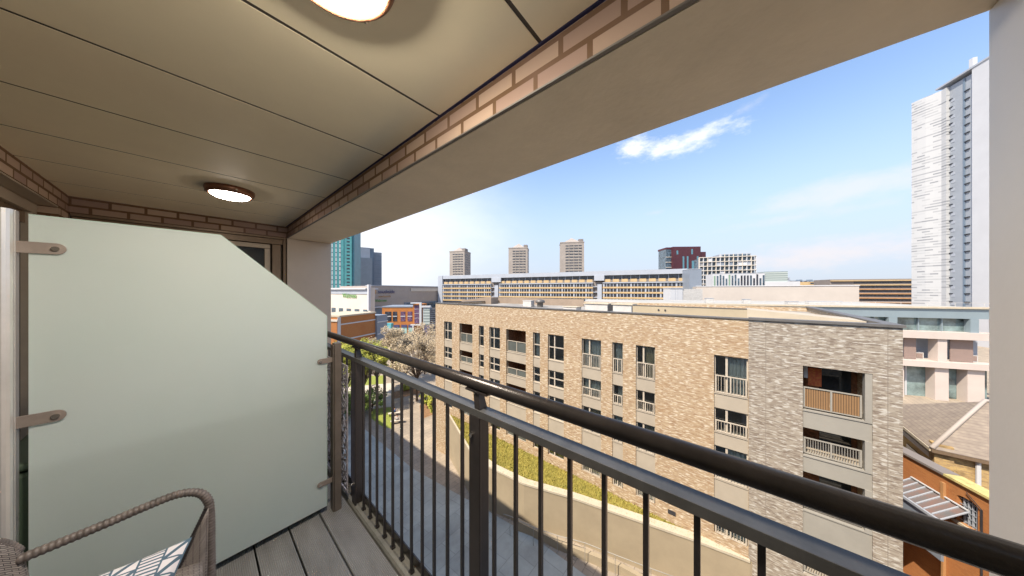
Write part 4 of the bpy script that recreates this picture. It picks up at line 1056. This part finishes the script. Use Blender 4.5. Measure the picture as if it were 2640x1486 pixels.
L(t, 'white_frame', 'white', (wx[0] - .8, wx[3], -1.6, -.81, Z_(783), Z_(780)), (wx[2], wx[3], -1.6, -.81, Z_(839), Z_(783.01)), (wx[0] - .8, wx[2] - .01, -1.6, -.81, Z_(839), Z_(836)), (wx[0], wx[0] + .6, -1.6, -.81, 0, Z_(839.01)))
for y in (797, 808, 820): L(t, 'stair_transom', 'white', (wx[1], wx[2] - .4, -.86, -.801, Z_(y + .7), Z_(y)))
# ---- louvred grey building
t, W, D, Hh = bld('louvred_building', 'narrow grey glass louvred building between the orange shops and the brick block', 1090.5, SF - 2, 88, 1109, 793, 'lgrey', depth=3)
M['lglass'] = stripemat('glass_louvres', (.42, .48, .46), (.16, .20, .20), .8, 'Z', .55)
Z2 = lambda y: hz(y, SF - 2)
L(t, 'louvres', 'lglass', (.3, W - .1, -.3, -.01, Z2(838), Z2(796))); L(t, 'white_top', 'white', (-.6, W + .2, -.6, 1, Hh + .01, Hh + .7)); L(t, 'ground_floor', 'spurple', (.1, W, -.4, -.01, 0, Z2(839)))
L(t, 'glass_side', 'win', (W + .01, W + 4.5, -.2, 6, 0, Z2(797)))
for k in range(9): L(t, 'side_transom', 'mgrey', (W + .02, W + 4.52, -.28, -.21, Z2(840 - 5 * k), Z2(839.2 - 5 * k)))
# ---- teal kiosk
t, W, D, Hh = bld('kiosk', 'small kiosk with teal roof panel and white canopy in front of the orange shops', 986, 112, 88, 1008, 833, 'mgrey', depth=3, zt=3.2)
L(t, 'roof_panel', M['tealroof'] if 'tealroof' in M else mat('teal_roof_panel', (.10, .38, .42), .5), (0, W, .2, 2.6, 3.21, 5.6)); L(t, 'canopy', 'white', (-1, W, -1.8, -.01, 2.5, 3.3)); L(t, 'shutter', 'win', (.3, W - .3, -.08, -.01, .2, 2.2))

# ---- slab block
SD = 190; AZS = 114.7
t, W, D, Hh = bld('slab_block', 'long grey slab block with yellow banded window rows across the middle distance', 1129.5, SD + 5, AZS, 1772, 710.7, None, depth=12)
sx = lambda px: solve(1129.5, SD + 5, AZS, px)
Hh = 10.9 + EYE
L(t, 'core_wall', 'concd', (0, W, 2.5, 12, 0, Hh - .4))
L(t, 'top_fascia', 'lgrey', (sx(1142), W, .0, 2.45, Hh - 2.4, Hh)); L(t, 'roof', 'rfelt', (.1, W, 2.51, 12, Hh - .39, Hh - .1))
L(t, 'end_wall', 'lgrey', (0, sx(1141), -.2, 2.45, 0, Hh))
L(t, 'stair_hood', 'lgrey', (sx(1268), sx(1292), -.6, 2.4, Hh - 5.3, Hh - 2.41)); L(t, 'stair_hood', 'lgrey', (sx(1532), sx(1558), -.6, 2.4, Hh - 5.3, Hh - 2.41))
secs = [(1142, 1266), (1287, 1529), (1554, 1772)]
zdeck = Hh - 6.3
for si, (a, b) in enumerate(secs):
    xa, xb = sx(a), sx(b)
    L(t, 'deck_edge', 'lgrey', (xa, xb, -.5, 2.45, zdeck - .5, zdeck))
    L(t, 'access_wall', 'concd', (xa, xb, 1.6, 2.45, zdeck + .01, Hh - 2.41))
    L(t, 'ribbon_window', 'win', (xa, xb, 1.5, 1.59, zdeck + 1.7, Hh - 2.6))
    n = int((xb - xa) / 4.2); 
    offs = [(xa + (xb - xa) * (k + .18) / n, 0, 0) for k in range(n)]
    rep(t, 'balcony_panel', 'yband', shift((0, (xb - xa) / n * .72, .2, .3, zdeck + .2, zdeck + 1.75), offs[0]), offs)
    rep(t, 'mullion', 'lgrey', shift((0, .3, 1.3, 1.49, zdeck + .2, Hh - 2.42), offs[0]), offs)
    for r in range(7):
        z1 = zdeck - .5 - 2.8 * r
        L(t, 'ribbon_window', 'win', (xa + .2, xb - .2, -.02, .1, z1 - 1.9, z1 - .15))
        L(t, 'yellow_band', 'yband', (xa, xb, -.3, .08, z1 - 2.79, z1 - 1.91))
        if r < 4:
            mm = MB(); k = xa + .2; j = 0
            while k < xb:
                wd = .30 if j % 4 else .75
                mm.box(k, k + wd, -.12, -.021, z1 - 1.89, z1 - .14); k += 1.72; j += 1
            kind(mm.build('window_mullions', 'lgrey', t, world=False), 'stuff')
    L(t, 'section_wall', 'concr', (xa, xb, .11, 2.44, 0, zdeck - .51))
for a, b in ((1266, 1287), (1529, 1554)):
    xa, xb = sx(a), sx(b); L(t, 'stair_core', 'concd', (xa + .01, xb - .01, 1.5, 2.43, 0, zdeck + .5)); L(t, 'stair_shaft', 'lgrey', (xa + (xb - xa) * .45, xb - (xb - xa) * .1, -.3, 1.49, 0, zdeck - 1))
    for k in range(5): L(t, 'landing', 'lgrey', (xa + .05, xa + (xb - xa) * .44, .2, 1.49, zdeck - 3 * k - 2.6, zdeck - 3 * k - 2.2))
t, W, D, Hh = bld('stair_block', 'plain blue grey stair block at the right end of the slab block', 1778, 124, 100, 1809, 695, 'mgrey', depth=8)
L(t, 'capping', 'lgrey', (-.1, W + .1, -.1, 8.1, Hh + .01, Hh + .3))

# ---- three concrete point blocks
for (px0, pxc, pxs, yt, f0, lab) in ((1159, 1197.5, 1224.5, 650, 345, 'leftmost of the three concrete tower blocks on the skyline'),
                                     (1311, 1360, 1376.5, 641, 320, 'middle one of the three concrete tower blocks on the skyline'),
                                     (1444.7, 1506, 1517, 627, 300, 'rightmost and tallest of the three concrete tower blocks on the skyline')):
    t, W, D, Hh = bld('tower_block', lab, px0, f0, 104 if pxc < 1300 else 98, pxc, yt, 'concr', depth=20, group='concrete tower blocks above the slab block')
    nfl = int((Hh - 18) / 3.2)
    zs = [Hh - 4.5 - 3.2 * k for k in range(nfl)]
    for z in zs:
        L(t, 'ribbon_window', 'win', (W * .22, W * .90, -.15, -.01, z, z + 1.5)); L(t, 'sill_band', 'cream', (W * .22, W * .90, -.3, -.01, z - .55, z - .01))
    for k in (.36, .56, .76): L(t, 'pier', 'concr', (W * k, W * k + .5, -.35, -.01, 10, Hh - 2.5))
    Dd = 20; sdp = solve(pxc, fpos(px0, f0, 100, W), 10, pxs)
    gridside(t, 'side_window', 'win', 2.2, 1.4, [4, 9, 14], zs[:10], W)
    L(t, 'parapet', 'concr', (-.3, W + .3, -.3, Dd + .3, Hh + .01, Hh + 1.0))
    b = MB(); b.face([(W * .15, 2, Hh + 1.01), (W * .85, 2, Hh + 1.01), (W * .5, 9, Hh + 7)]); b.face([(W * .85, 2, Hh + 1.01), (W * .85, 16, Hh + 1.01), (W * .5, 9, Hh + 7)])
    b.face([(W * .85, 16, Hh + 1.01), (W * .15, 16, Hh + 1.01), (W * .5, 9, Hh + 7)]); b.face([(W * .15, 16, Hh + 1.01), (W * .15, 2, Hh + 1.01), (W * .5, 9, Hh + 7)])
    b.build('pyramid_roof', 'concr', t, world=False)
    L(t, 'tank_house', 'concd', (W * .78, W - .5, 3, 12, Hh + 1.01, Hh + 4.5))

# ---- maroon tower
t, W, D, Hh = bld('maroon_tower', 'dark maroon tower with blue glass slots right of the tower blocks', 1735, 255, 93, 1806.5, 636.5, 'maroon', depth=20)
L(t, 'chamfer_glass', 'winb', (-4.8, -.02, 3, 18, 10, Hh - 2)); L(t, 'chamfer_frame', 'maroon', (-5, -.02, 2.8, 19, Hh - 1.99, Hh - .2))
for k in range(7): L(t, 'balcony_edge', 'cream', (-5.2, -.03, 2.4, 2.99, 22 + 5 * k, 22.5 + 5 * k))
L(t, 'lower_wing', 'maroon', (W + .02, W + 5.4, 1, 18, 0, Hh - 5)); 
for a, z0, z1 in ((.13, .88, .94), (.35, .55, .85), (.50, .60, .85), (.66, .88, .96), (.68, .4, .78), (.86, .62, .85)):
    L(t, 'glass_slot', 'slot', (W * a, W * a + 1.5 if a != .68 else W * a + 4, -.12, -.01, Hh * z0, Hh * z1)) if 'slot' in M else (M.__setitem__('slot', mat('blue_glass_slot', (.10, .24, .30), .15)), L(t, 'glass_slot', 'slot', (W * a, W * a + 1.5, -.12, -.01, Hh * z0, Hh * z1)))
# ---- modern framed flats
t, W, D, Hh = bld('framed_flats', 'pale framed glass apartment building right of the maroon tower', 1803, 205, 108, 1949, 664, None, depth=16)
rr = random.Random(5)
L(t, 'glass_body', 'winb', (1, W - .6, 1.2, 15, 0, Hh - .6)); 
L(t, 'raised_block', 'lgrey', (W * .38, W * .92, .3, 14, Hh - .59, Hh + 1.9)); L(t, 'raised_glass', 'winb', (W * .42, W * .9, .2, .29, Hh - .5, Hh + 1.4))
nx = 13
for k in range(nx + 1): L(t, 'pier', 'white' if k % 2 else 'cream', (W * k / nx - .2, W * k / nx + .22, -.2, 1.19, 0, Hh + (1.9 if .38 < k / nx < .92 else 0)))
for k in range(9): L(t, 'floor_edge', 'cream', (0, W, -.35, 1.18, Hh - .5 - 3.4 * k, Hh - 3.4 * k))
for k in range(16):
    a = rr.randrange(nx); z = Hh - 3.4 * rr.randrange(1, 6); L(t, 'solid_panel', rr.choice(['white', 'lgrey', 'mgrey']), (W * a / nx + .23, W * (a + 1) / nx - .21, .3, 1.1, z + .05, z + 2.85))
# ---- lower white striped flats
t, W, D, Hh = bld('striped_flats', 'low white flats with vertical green and dark strips in front of the framed flats', 1838, 170, 108, 1972, 707, 'white', depth=12)
for k in range(17):
    xx = W * (k + .3) / 17; L(t, 'window_strip', rr.choice(['win', 'winb', 'leafstrip']) if 'leafstrip' in M else 'win', (xx, xx + .9, -.1, -.01, rr.choice([6, 14]), Hh - rr.choice([.6, 1.2, 3])))
L(t, 'roof_rail', 'lgrey', (0, W, -.1, -.02, Hh + .01, Hh + .25)); L(t, 'end_block', 'lglass', (W + .02, W * 1.42, .5, 12, 0, Hh + .9)); L(t, 'end_base', 'white', (W + .02, W * 1.62, -.2, .49, 0, Hh - 5.2))
# ---- far roofs
for (px0, px1, yt, f0, mm, lab, nm) in ((2020, 2110, 724, 420, 'mgrey', 'distant low blue grey roofs left of the banded building', 'distant_block'),
                                       (2085, 2235, 727, 330, 'yband', 'distant low tan rooftops beyond the cream hall', 'distant_block'),
                                       (1940, 2036, 716, 300, 'lgrey', 'distant pale glass block behind the striped flats', 'distant_block')):
    t, W, D, Hh = bld(nm, lab, px0, f0, 92, px1, yt, mm, depth=20, group='distant rooftops on the right skyline')
    n = 7
    for k in range(n):
        L(t, 'window', 'win', (W * (k + .2) / n, W * (k + .7) / n, -.2, -.01, Hh - 2.6, Hh - 1.0))
    for k in (.15, .5, .8): L(t, 'roof_box', 'bgrey', (W * k, W * k + W * .08, 2, 8, Hh + .01, Hh + 1.6))
t, W, D, Hh = bld('banded_building', 'long brown building with orange balcony bands left of the white tower', 2140, 190, 110, 2372, 721, 'concd', depth=16)
for k in range(8):
    z = Hh - .8 - 3.0 * k
    L(t, 'orange_band', 'oband' if k > 1 else 'yband', (W * (.28 if k else 0), W, -1.2, -.01, z - .6, z)); L(t, 'ribbon_window', 'win', (W * .28, W, -.1, -.01, z - 2.3, z - .9))
# ---- cream hall
t, W, D, Hh = bld('cream_hall', 'long plain pinkish white hall roof below the flats on the right', 1795, 118, 112, 2215, 739.5, 'pink', depth=30)
L(t, 'parapet', 'white', (-.1, W + .1, -.2, .4, Hh + .01, Hh + .35))
t, W, D, Hh = bld('plant_house', 'white rooftop plant house in front of the right end of the slab block', 1728, 88, 100, 1760, 748, 'white', depth=6, zt=hz(744, 88))
W2 = solve(1760, fpos(1728, 88, 100, W), 96, 1806); L(t, 'right_block', 'unit', (W + .02, W + 6, .2, 6, 0, Hh - .2)); L(t, 'capping', 'white', (-.15, W + .1, -.2, 6, Hh + .01, Hh + .25))
for k in (.4, .6): L(t, 'panel_joint', 'lgrey', (W * k, W * k + .06, -.04, -.01, 3, Hh - .2))

# ---- office with glazed top floor (right)
AZO = 109
t, W, D, Hh = bld('office_building', 'pale framed office building with glazed top floor behind the brick block on the right', 1500, 60, AZO, 2570, 786, None, depth=12)
sx = lambda px: solve(1500, 60, AZO, px)
ff = lambda px: fpos(1500, 60, AZO, sx(px))
zt0 = EYE - 2.67
L(t, 'roof', 'rfelt', (0, W, 1.1, 26, zt0 - .2, zt0)); L(t, 'roof_edge', 'coping', (0, W, -.3, 1.09, zt0 - .15, zt0 + .12))
L(t, 'fascia', 'fascia', (0, W, 0, 1.0, zt0 - 1.70, zt0 - .16)) if 'fascia' in M else (M.__setitem__('fascia', mat('fascia_metal', (.24, .30, .33), .4, .2, .04, .3)), L(t, 'fascia', 'fascia', (0, W, 0, 1.0, zt0 - 1.70, zt0 - .16)))
zb0 = EYE - 6.5
tg = L(t, 'top_glazing', 'officeglass', (0, sx(2535), .8, .9, zb0, zt0 - 1.71)) if 'officeglass' in M else (M.__setitem__('officeglass', mat('office_glass', (.16, .22, .22), .06, 0, .6, .35, spec=.9)), L(t, 'top_glazing', 'officeglass', (0, sx(2535), .8, .9, zb0, zt0 - 1.71)))
k = sx(1960); 
while k < W: L(t, 'glazing_mullion', 'fascia', (k, k + .12, .5, .79, zb0, zt0 - 1.71)); k += 2.6
for px in (2290, 2500): L(t, 'column', 'fascia', (sx(px), sx(px + 22), -.1, .49, zb0, zt0 - 1.71))
L(t, 'balcony_band', 'pinkw', (0, W, -.6, 1.1, zb0 - 1.1, zb0)) if 'pinkw' in M else (M.__setitem__('pinkw', mat('frame_render', (.50, .43, .385), .75, 0, .04, .4)), L(t, 'balcony_band', 'pinkw', (0, W, -.6, 1.1, zb0 - 1.1, zb0)))
z1 = zb0 - 1.1; z2 = EYE - 11.2; z3 = EYE - 12.1; z4 = EYE - 18.3
L(t, 'ledge', 'pinkw', (0, W, -.8, 1.2, z3, z2)); L(t, 'back_wall', 'lgrey', (0, W, 2.2, 3, z2, z1)); L(t, 'lower_wall', 'pinkw', (0, W, 1.4, 2.2, 0, z4))
L(t, 'lower_back', 'officeglass', (0, W, 1.1, 1.2, z4, z3 - .01))
for a, b in ((2412, 2436),): L(t, 'frame_pier', 'pinkw', (sx(a), sx(b), -.3, 1.05, z2 + .01, z1 - .01))
for a, b in ((2300, 2326), (2405, 2440), (2488, 2532)): L(t, 'frame_pier', 'pinkw', (sx(a), sx(b), -.3, 1.05, z4, z3 - .01))
for a, b in ((2338, 2369), (2458, 2518)): L(t, 'louvre_screen', 'louvre', (sx(a), sx(b), .4, .5, z2 + .05, z1 - .15))
for a, b in ((2378, 2400), (2526, 2544)): L(t, 'air_unit', 'unit', (sx(a), sx(b), 1.0, 1.9, z2 + .02, z2 + 1.1)); L(t, 'air_unit_grille', 'louvre', (sx(a + 2), sx(b - 4), .93, .99, z2 + .2, z2 + .95))
for k in range(3): L(t, 'inner_frame', 'white', (sx(2350 + 75 * k), sx(2354 + 75 * k), .95, 1.09, z4, z3 - .01))
# things along its roof edge
RO = thing('roof_rail', 'thin pale guard rail along the roof edge of the office building', 'railing', t.location[:2] + (zt0,), t.rotation_euler.z)
b = MB(); b.tube([(0, .3, .75), (W, .3, .75)], .03, 6); k = 0
while k < W: b.tube([(k, .3, .13), (k, .3, .75)], .025, 5); k += 3
b.build('rail', 'unit', RO, world=False)
for i, (px, w_, h_, dy) in enumerate(((1975, 1.1, .8, 8), (2080, 1.6, .5, 5), (2185, 5, .5, 9), (1850, 1.4, 1.0, 6))):
    tt = thing('rooftop_unit', ['small grey rooftop unit on the office roof right of the plant house', 'low white domed rooflight box on the office roof', 'wide low grey duct casing on the office roof near the white tower', 'pale rooftop unit on the office roof just right of the plant house'][i], 'rooftop unit',
               tuple(ROOTM[t.name] @ Vector((sx(px), dy, zt0))), t.rotation_euler.z, 'rooftop units on the office building')
    L(tt, 'casing', 'unit', (0, w_, 0, 1.2, 0, h_), bevel=.05); L(tt, 'lid', 'lgrey', (-.05, w_ + .05, -.05, 1.25, h_ + .001, h_ + .06))

# ---- white tower
AZT = 20.6 + 180
f2 = 92; AZL = 172
tw = thing('white_tower', 'very tall white residential tower with grey dashes on the right of the picture', 'building', (*at(2427, f2), 0), R_(VA - AZT))
sT = lambda px: solve(2427, f2, AZT, px)
HT = 69.5 + EYE
a3, a4 = sT(2507), sT(2600)
M['wtower'] = None
def dashes():
    m = bpy.data.materials.new('dashed_white_panels'); m.use_nodes = True; t = m.node_tree; b = t.nodes['Principled BSDF']; b.inputs['Roughness'].default_value = .5
    br = N(t, 'ShaderNodeTexBrick'); t.links.new(wallvec(t), br.inputs['Vector']); br.inputs['Scale'].default_value = 1
    br.inputs['Brick Width'].default_value = 2.3; br.inputs['Row Height'].default_value = .95; br.inputs['Mortar Size'].default_value = 0; br.inputs['Bias'].default_value = -.25
    br.inputs['Color1'].default_value = (.42, .43, .44, 1); br.inputs['Color2'].default_value = (.13, .14, .16, 1)
    br.offset = .37
    sz = N(t, 'ShaderNodeSeparateXYZ'); t.links.new(N(t, 'ShaderNodeTexCoord').outputs['Object'], sz.inputs[0])
    g = fmath(t, 'GREATER_THAN', fmath(t, 'FRACT', fmath(t, 'DIVIDE', sz.outputs['Z'], .95)), .55)
    t.links.new(mixc(t, g, (.42, .43, .44), br.outputs['Color']), b.inputs['Base Color']); return m
M['wtower'] = dashes()
a3w = a3
b = MB(); 
pL = [Vector((0, 0)), Vector((-2.2, 2.3)), Vector((-3.6, 5.2)), Vector((-4.2, 8.0))]
b.prism([(0, 0), (1.4, 0), (1.4, 14), (-5.4, 14), (-5.5, -3.1), (-4.2, -2.55), (-2.6, -1.75), (-1.1, -.7)], 0, HT); b.build('curved_wall', 'wtower', tw, world=False)
L(tw, 'recess_wall', M.setdefault('recess', mat('recess_shade_cladding', (.29, .32, .36), .5, 0, .05, .3)), (1.42, a3 - .02, .8, 14, 0, HT)); L(tw, 'white_wall', 'white', (a3, a4, -.1, 14, 0, HT + 1))  # blue-grey recess cladding, darkened to carry the recess's shade
L(tw, 'recess_slot', 'bgrey', (a3 * .62, a3 * .62 + .5, .6, .79, 0, HT)); L(tw, 'edge_slot', 'bgrey', (a3 - .35, a3 - .03, .4, .79, 0, HT))
nfl = 31
rep(tw, 'window', 'win', (1.1, 2.3, .6, .79, HT - 4.6, HT - 4.3), [(0, 0, -2.75 * k) for k in range(nfl)])
rep(tw, 'sash', 'lgrey', (1.9, 2.9, .72, .79, HT - 5.6, HT - 4.7), [(0, 0, -2.75 * k) for k in range(nfl)])
rep(tw, 'slot_window', 'win', (a3 * .62 + .4, a3 * .62 + 1.7, .5, .79, HT - 4.6, HT - 4.3), [(0, 0, -2.75 * k) for k in range(nfl)])
L(tw, 'roof_edge', 'lgrey', (-1.5, a4, -.3, 13, HT + 1.01, HT + 1.6)); L(tw, 'chimney', 'white', (3.9, 4.9, 3, 4, HT + 1.61, HT + 6.5))

# ---- old brick buildings bottom right
CY = (28.9, -9.5); EV = EYE - 9.5; RG = EYE - 7.0
t = thing('stock_brick_house', 'old yellow brick building with brown hipped roof behind the end of the brick block', 'building', (*CY, 0))
b = MB(); b.box(CY[0], CY[0] + 7, CY[1] - 12, CY[1], 0, EV - .25); w = b.build('wall', 'brick_yellow', t)
b = MB(); x0, y1 = CY[0] - .45, CY[1] + .45; x1, y0 = CY[0] + 7.4, CY[1] - 12.4
A = (CY[0] + 3.2, CY[1] - 2.6, RG); B = (CY[0] + 3.6, CY[1] - 10, RG)
for tri in ([(x0, y1, EV), (x1, y1, EV), A], [(x0, y1, EV), A, B, (x0, y0, EV)], [(x1, y1, EV), (x1, y0, EV), B, A], [(x0, y0, EV), B, (x1, y0, EV)], [(x0, y1, EV), (x0, y0, EV), (x1, y0, EV), (x1, y1, EV)]): b.face(tri)
rf = b.build('roof', 'tiles', t, fix=False)
MB().tube([(x0, y1, EV + .05), (A[0], A[1], A[2] + .05), (B[0], B[1], B[2] + .05)], .11, 8).build('hip_tiles', 'tan', rf, smooth=True)
MB().box(x0 - .05, x0 + .12, y0, y1, EV - .2, EV - .02).build('gutter', 'frame', t); MB().box(x0 + .121, x1, y1 - .12, y1 + .05, EV - .2, EV - .02).build('gutter', 'coping', t)
MB().box(CY[0] - .02, CY[0] + 7, CY[1] + .001, CY[1] + .10, EV - 1.05, EV - .75).build('white_course', 'cream', t)
MB().box(CY[0] - .25, CY[0] + .35, CY[1] - .35, CY[1] + .3, 0, EV + .25).build('corner_pier', 'brick_yellow_shaded', t)
MB().box(CY[0] - .12, CY[0] - .02, CY[1] - 12, CY[1] - .36, 0, EV - .26).build('side_wall', 'brick_yellow_shaded', t)
MB().tube([(CY[0] - .25, CY[1] - 1.1, 6), (CY[0] - .25, CY[1] - 1.1, EV - .2)], .09, 8).build('drainpipe', 'white', t)
wn_ = MB().box(CY[0] + 2.2, CY[0] + 4.0, CY[1] + .01, CY[1] + .06, EV - 2.2, EV - 1.5).build('window', 'win', t); MB().box(CY[0] + 2.1, CY[0] + 4.1, CY[1] + .061, CY[1] + .2, EV - 2.45, EV - 2.21).build('sill', 'white', wn_)
# lower orange wall
AZW = 198
ox, oy = at(2427, 14.5)
t = thing('orange_brick_building', 'low orange brick building with arched barred window at the bottom right', 'building', (ox, oy, 0), R_(VA - AZW))
HW = EYE - 10.0
# local x: +x recedes left, so the near part is negative
def archwall(x0, x1, ax0, ax1, az0, az1):
    b = MB(); b.box(x0, ax0, 0, .4, 0, HW); b.box(ax1, x1, 0, .4, 0, HW); b.box(ax0, ax1, 0, .4, 0, az0)
    n = 10; c = (ax0 + ax1) / 2; r = (ax1 - ax0) / 2
    pts = [(ax0, 0, HW), (ax0, 0, az1)] + [(c - r * math.cos(math.pi * k / n), 0, az1 + r * .35 * math.sin(math.pi * k / n)) for k in range(1, n)] + [(ax1, 0, az1), (ax1, 0, HW)]
    b.extr(pts, (0, .4, 0)); return b
s_ = lambda px: solve(2427, 14.5, AZW, px)
ax0, ax1 = s_(2466), s_(2521)
archwall(-7.0, 9, ax0, ax1, EYE - 12.0, EYE - 10.75).build('wall', 'brick_orange', t, world=False)
L(t, 'end_wall', 'brick_orange', (-7.0, -6.6, .41, 4, 0, HW - 2.85))
L(t, 'roof', 'rfelt', (-7.0, 9, .41, 9, HW - 2.8, HW - 2.6)); L(t, 'ledge', M.setdefault('ledge', mat('mossy_ledge', (.52, .44, .18), .9, 0, .2, 3)), (s_(2440), 9, -.12, .55, HW + .001, HW + .12)); L(t, 'ledge', 'concd', (-7.05, s_(2438), -.12, .55, HW + .001, HW + .12))
L(t, 'pilaster', 'oband', (s_(2432), s_(2440), -.12, -.01, 0, HW - .4))
wn_ = L(t, 'arched_window', 'glassd', (ax0, ax1, .2, .22, EYE - 12.0, EYE - 10.45))
g_ = MB()
for k in range(1, 5): xx = ax0 + (ax1 - ax0) * k / 5; g_.box(xx - .02, xx + .02, .12, .19, EYE - 12.0, EYE - 10.5)
for k in range(6): zz = EYE - 11.9 + .27 * k; g_.box(ax0, ax1, .11, .119, zz, zz + .035)
g_.build('glazing_bars', 'lgrey', wn_, world=False)
L(t, 'sill', 'coping', (ax0 - .1, ax1 + .1, -.1, -.01, EYE - 12.12, EYE - 12.0))
b = MB(); b.tube([(s_(2537), -.08, 3), (s_(2537), -.08, EYE - 10.7)], .035, 6); b.tube([(s_(2537), -.08, EYE - 10.7), (s_(2497), -.08, EYE - 10.25)], .02, 6); b.build('pipe', 'dark', t, world=False)
# glazed lean-to
t = thing('glass_lean_to', 'lean to glass roof with white bars against the orange brick building', 'lean to', (ox, oy, 0), R_(VA - AZW))
xa, xb = s_(2352) , s_(2500); zh, zl = EYE - 11.25, EYE - 11.9
b = MB(); b.extr([(xa, -.02, zh), (xb, -.02, zh), (xb, -1.0, zl), (xa, -1.0, zl)], (0, 0, .03)); b.build('glass_roof', M.setdefault('ltglass', mat('lean_to_glass', (.11, .13, .14), .12, 0, .5, 1.4, color2=(.20, .12, .10))), t, world=False)
b = MB(); n = 7
for k in range(n + 1): xx = xa + (xb - xa) * k / n; b.extr([(xx - .03, -.02, zh + .031), (xx + .03, -.02, zh + .031), (xx + .03, -1.02, zl + .031), (xx - .03, -1.02, zl + .031)], (0, 0, .05))
b.build('bars', 'lgrey', t, world=False)
L(t, 'gutter', 'lgrey', (xa - .05, xb + .05, -1.14, -1.03, zl - .08, zl + .05)); L(t, 'side_wall', 'mgrey', (xa, xb, -1.0, -.9, EYE - 14, zl - .01)); L(t, 'ridge', 'white', (xa, xb, -.1, -.02, zh + .09, zh + .14))
t = thing('low_roof', 'shaded mauve flat roof below the glass lean to', 'roof', (ox, oy, 0), R_(VA - AZW))
L(t, 'roof_deck', M.setdefault('mauve', mat('mauve_felt', (.22, .18, .20), .9, 0, .2, 1)), (xa - 4, xb - .5, -2.6, -1.2, EYE - 12.9, EYE - 12.7)); L(t, 'kerb', 'concd', (xa - 4, xb - .5, -2.75, -2.61, EYE - 13.0, EYE - 12.55))
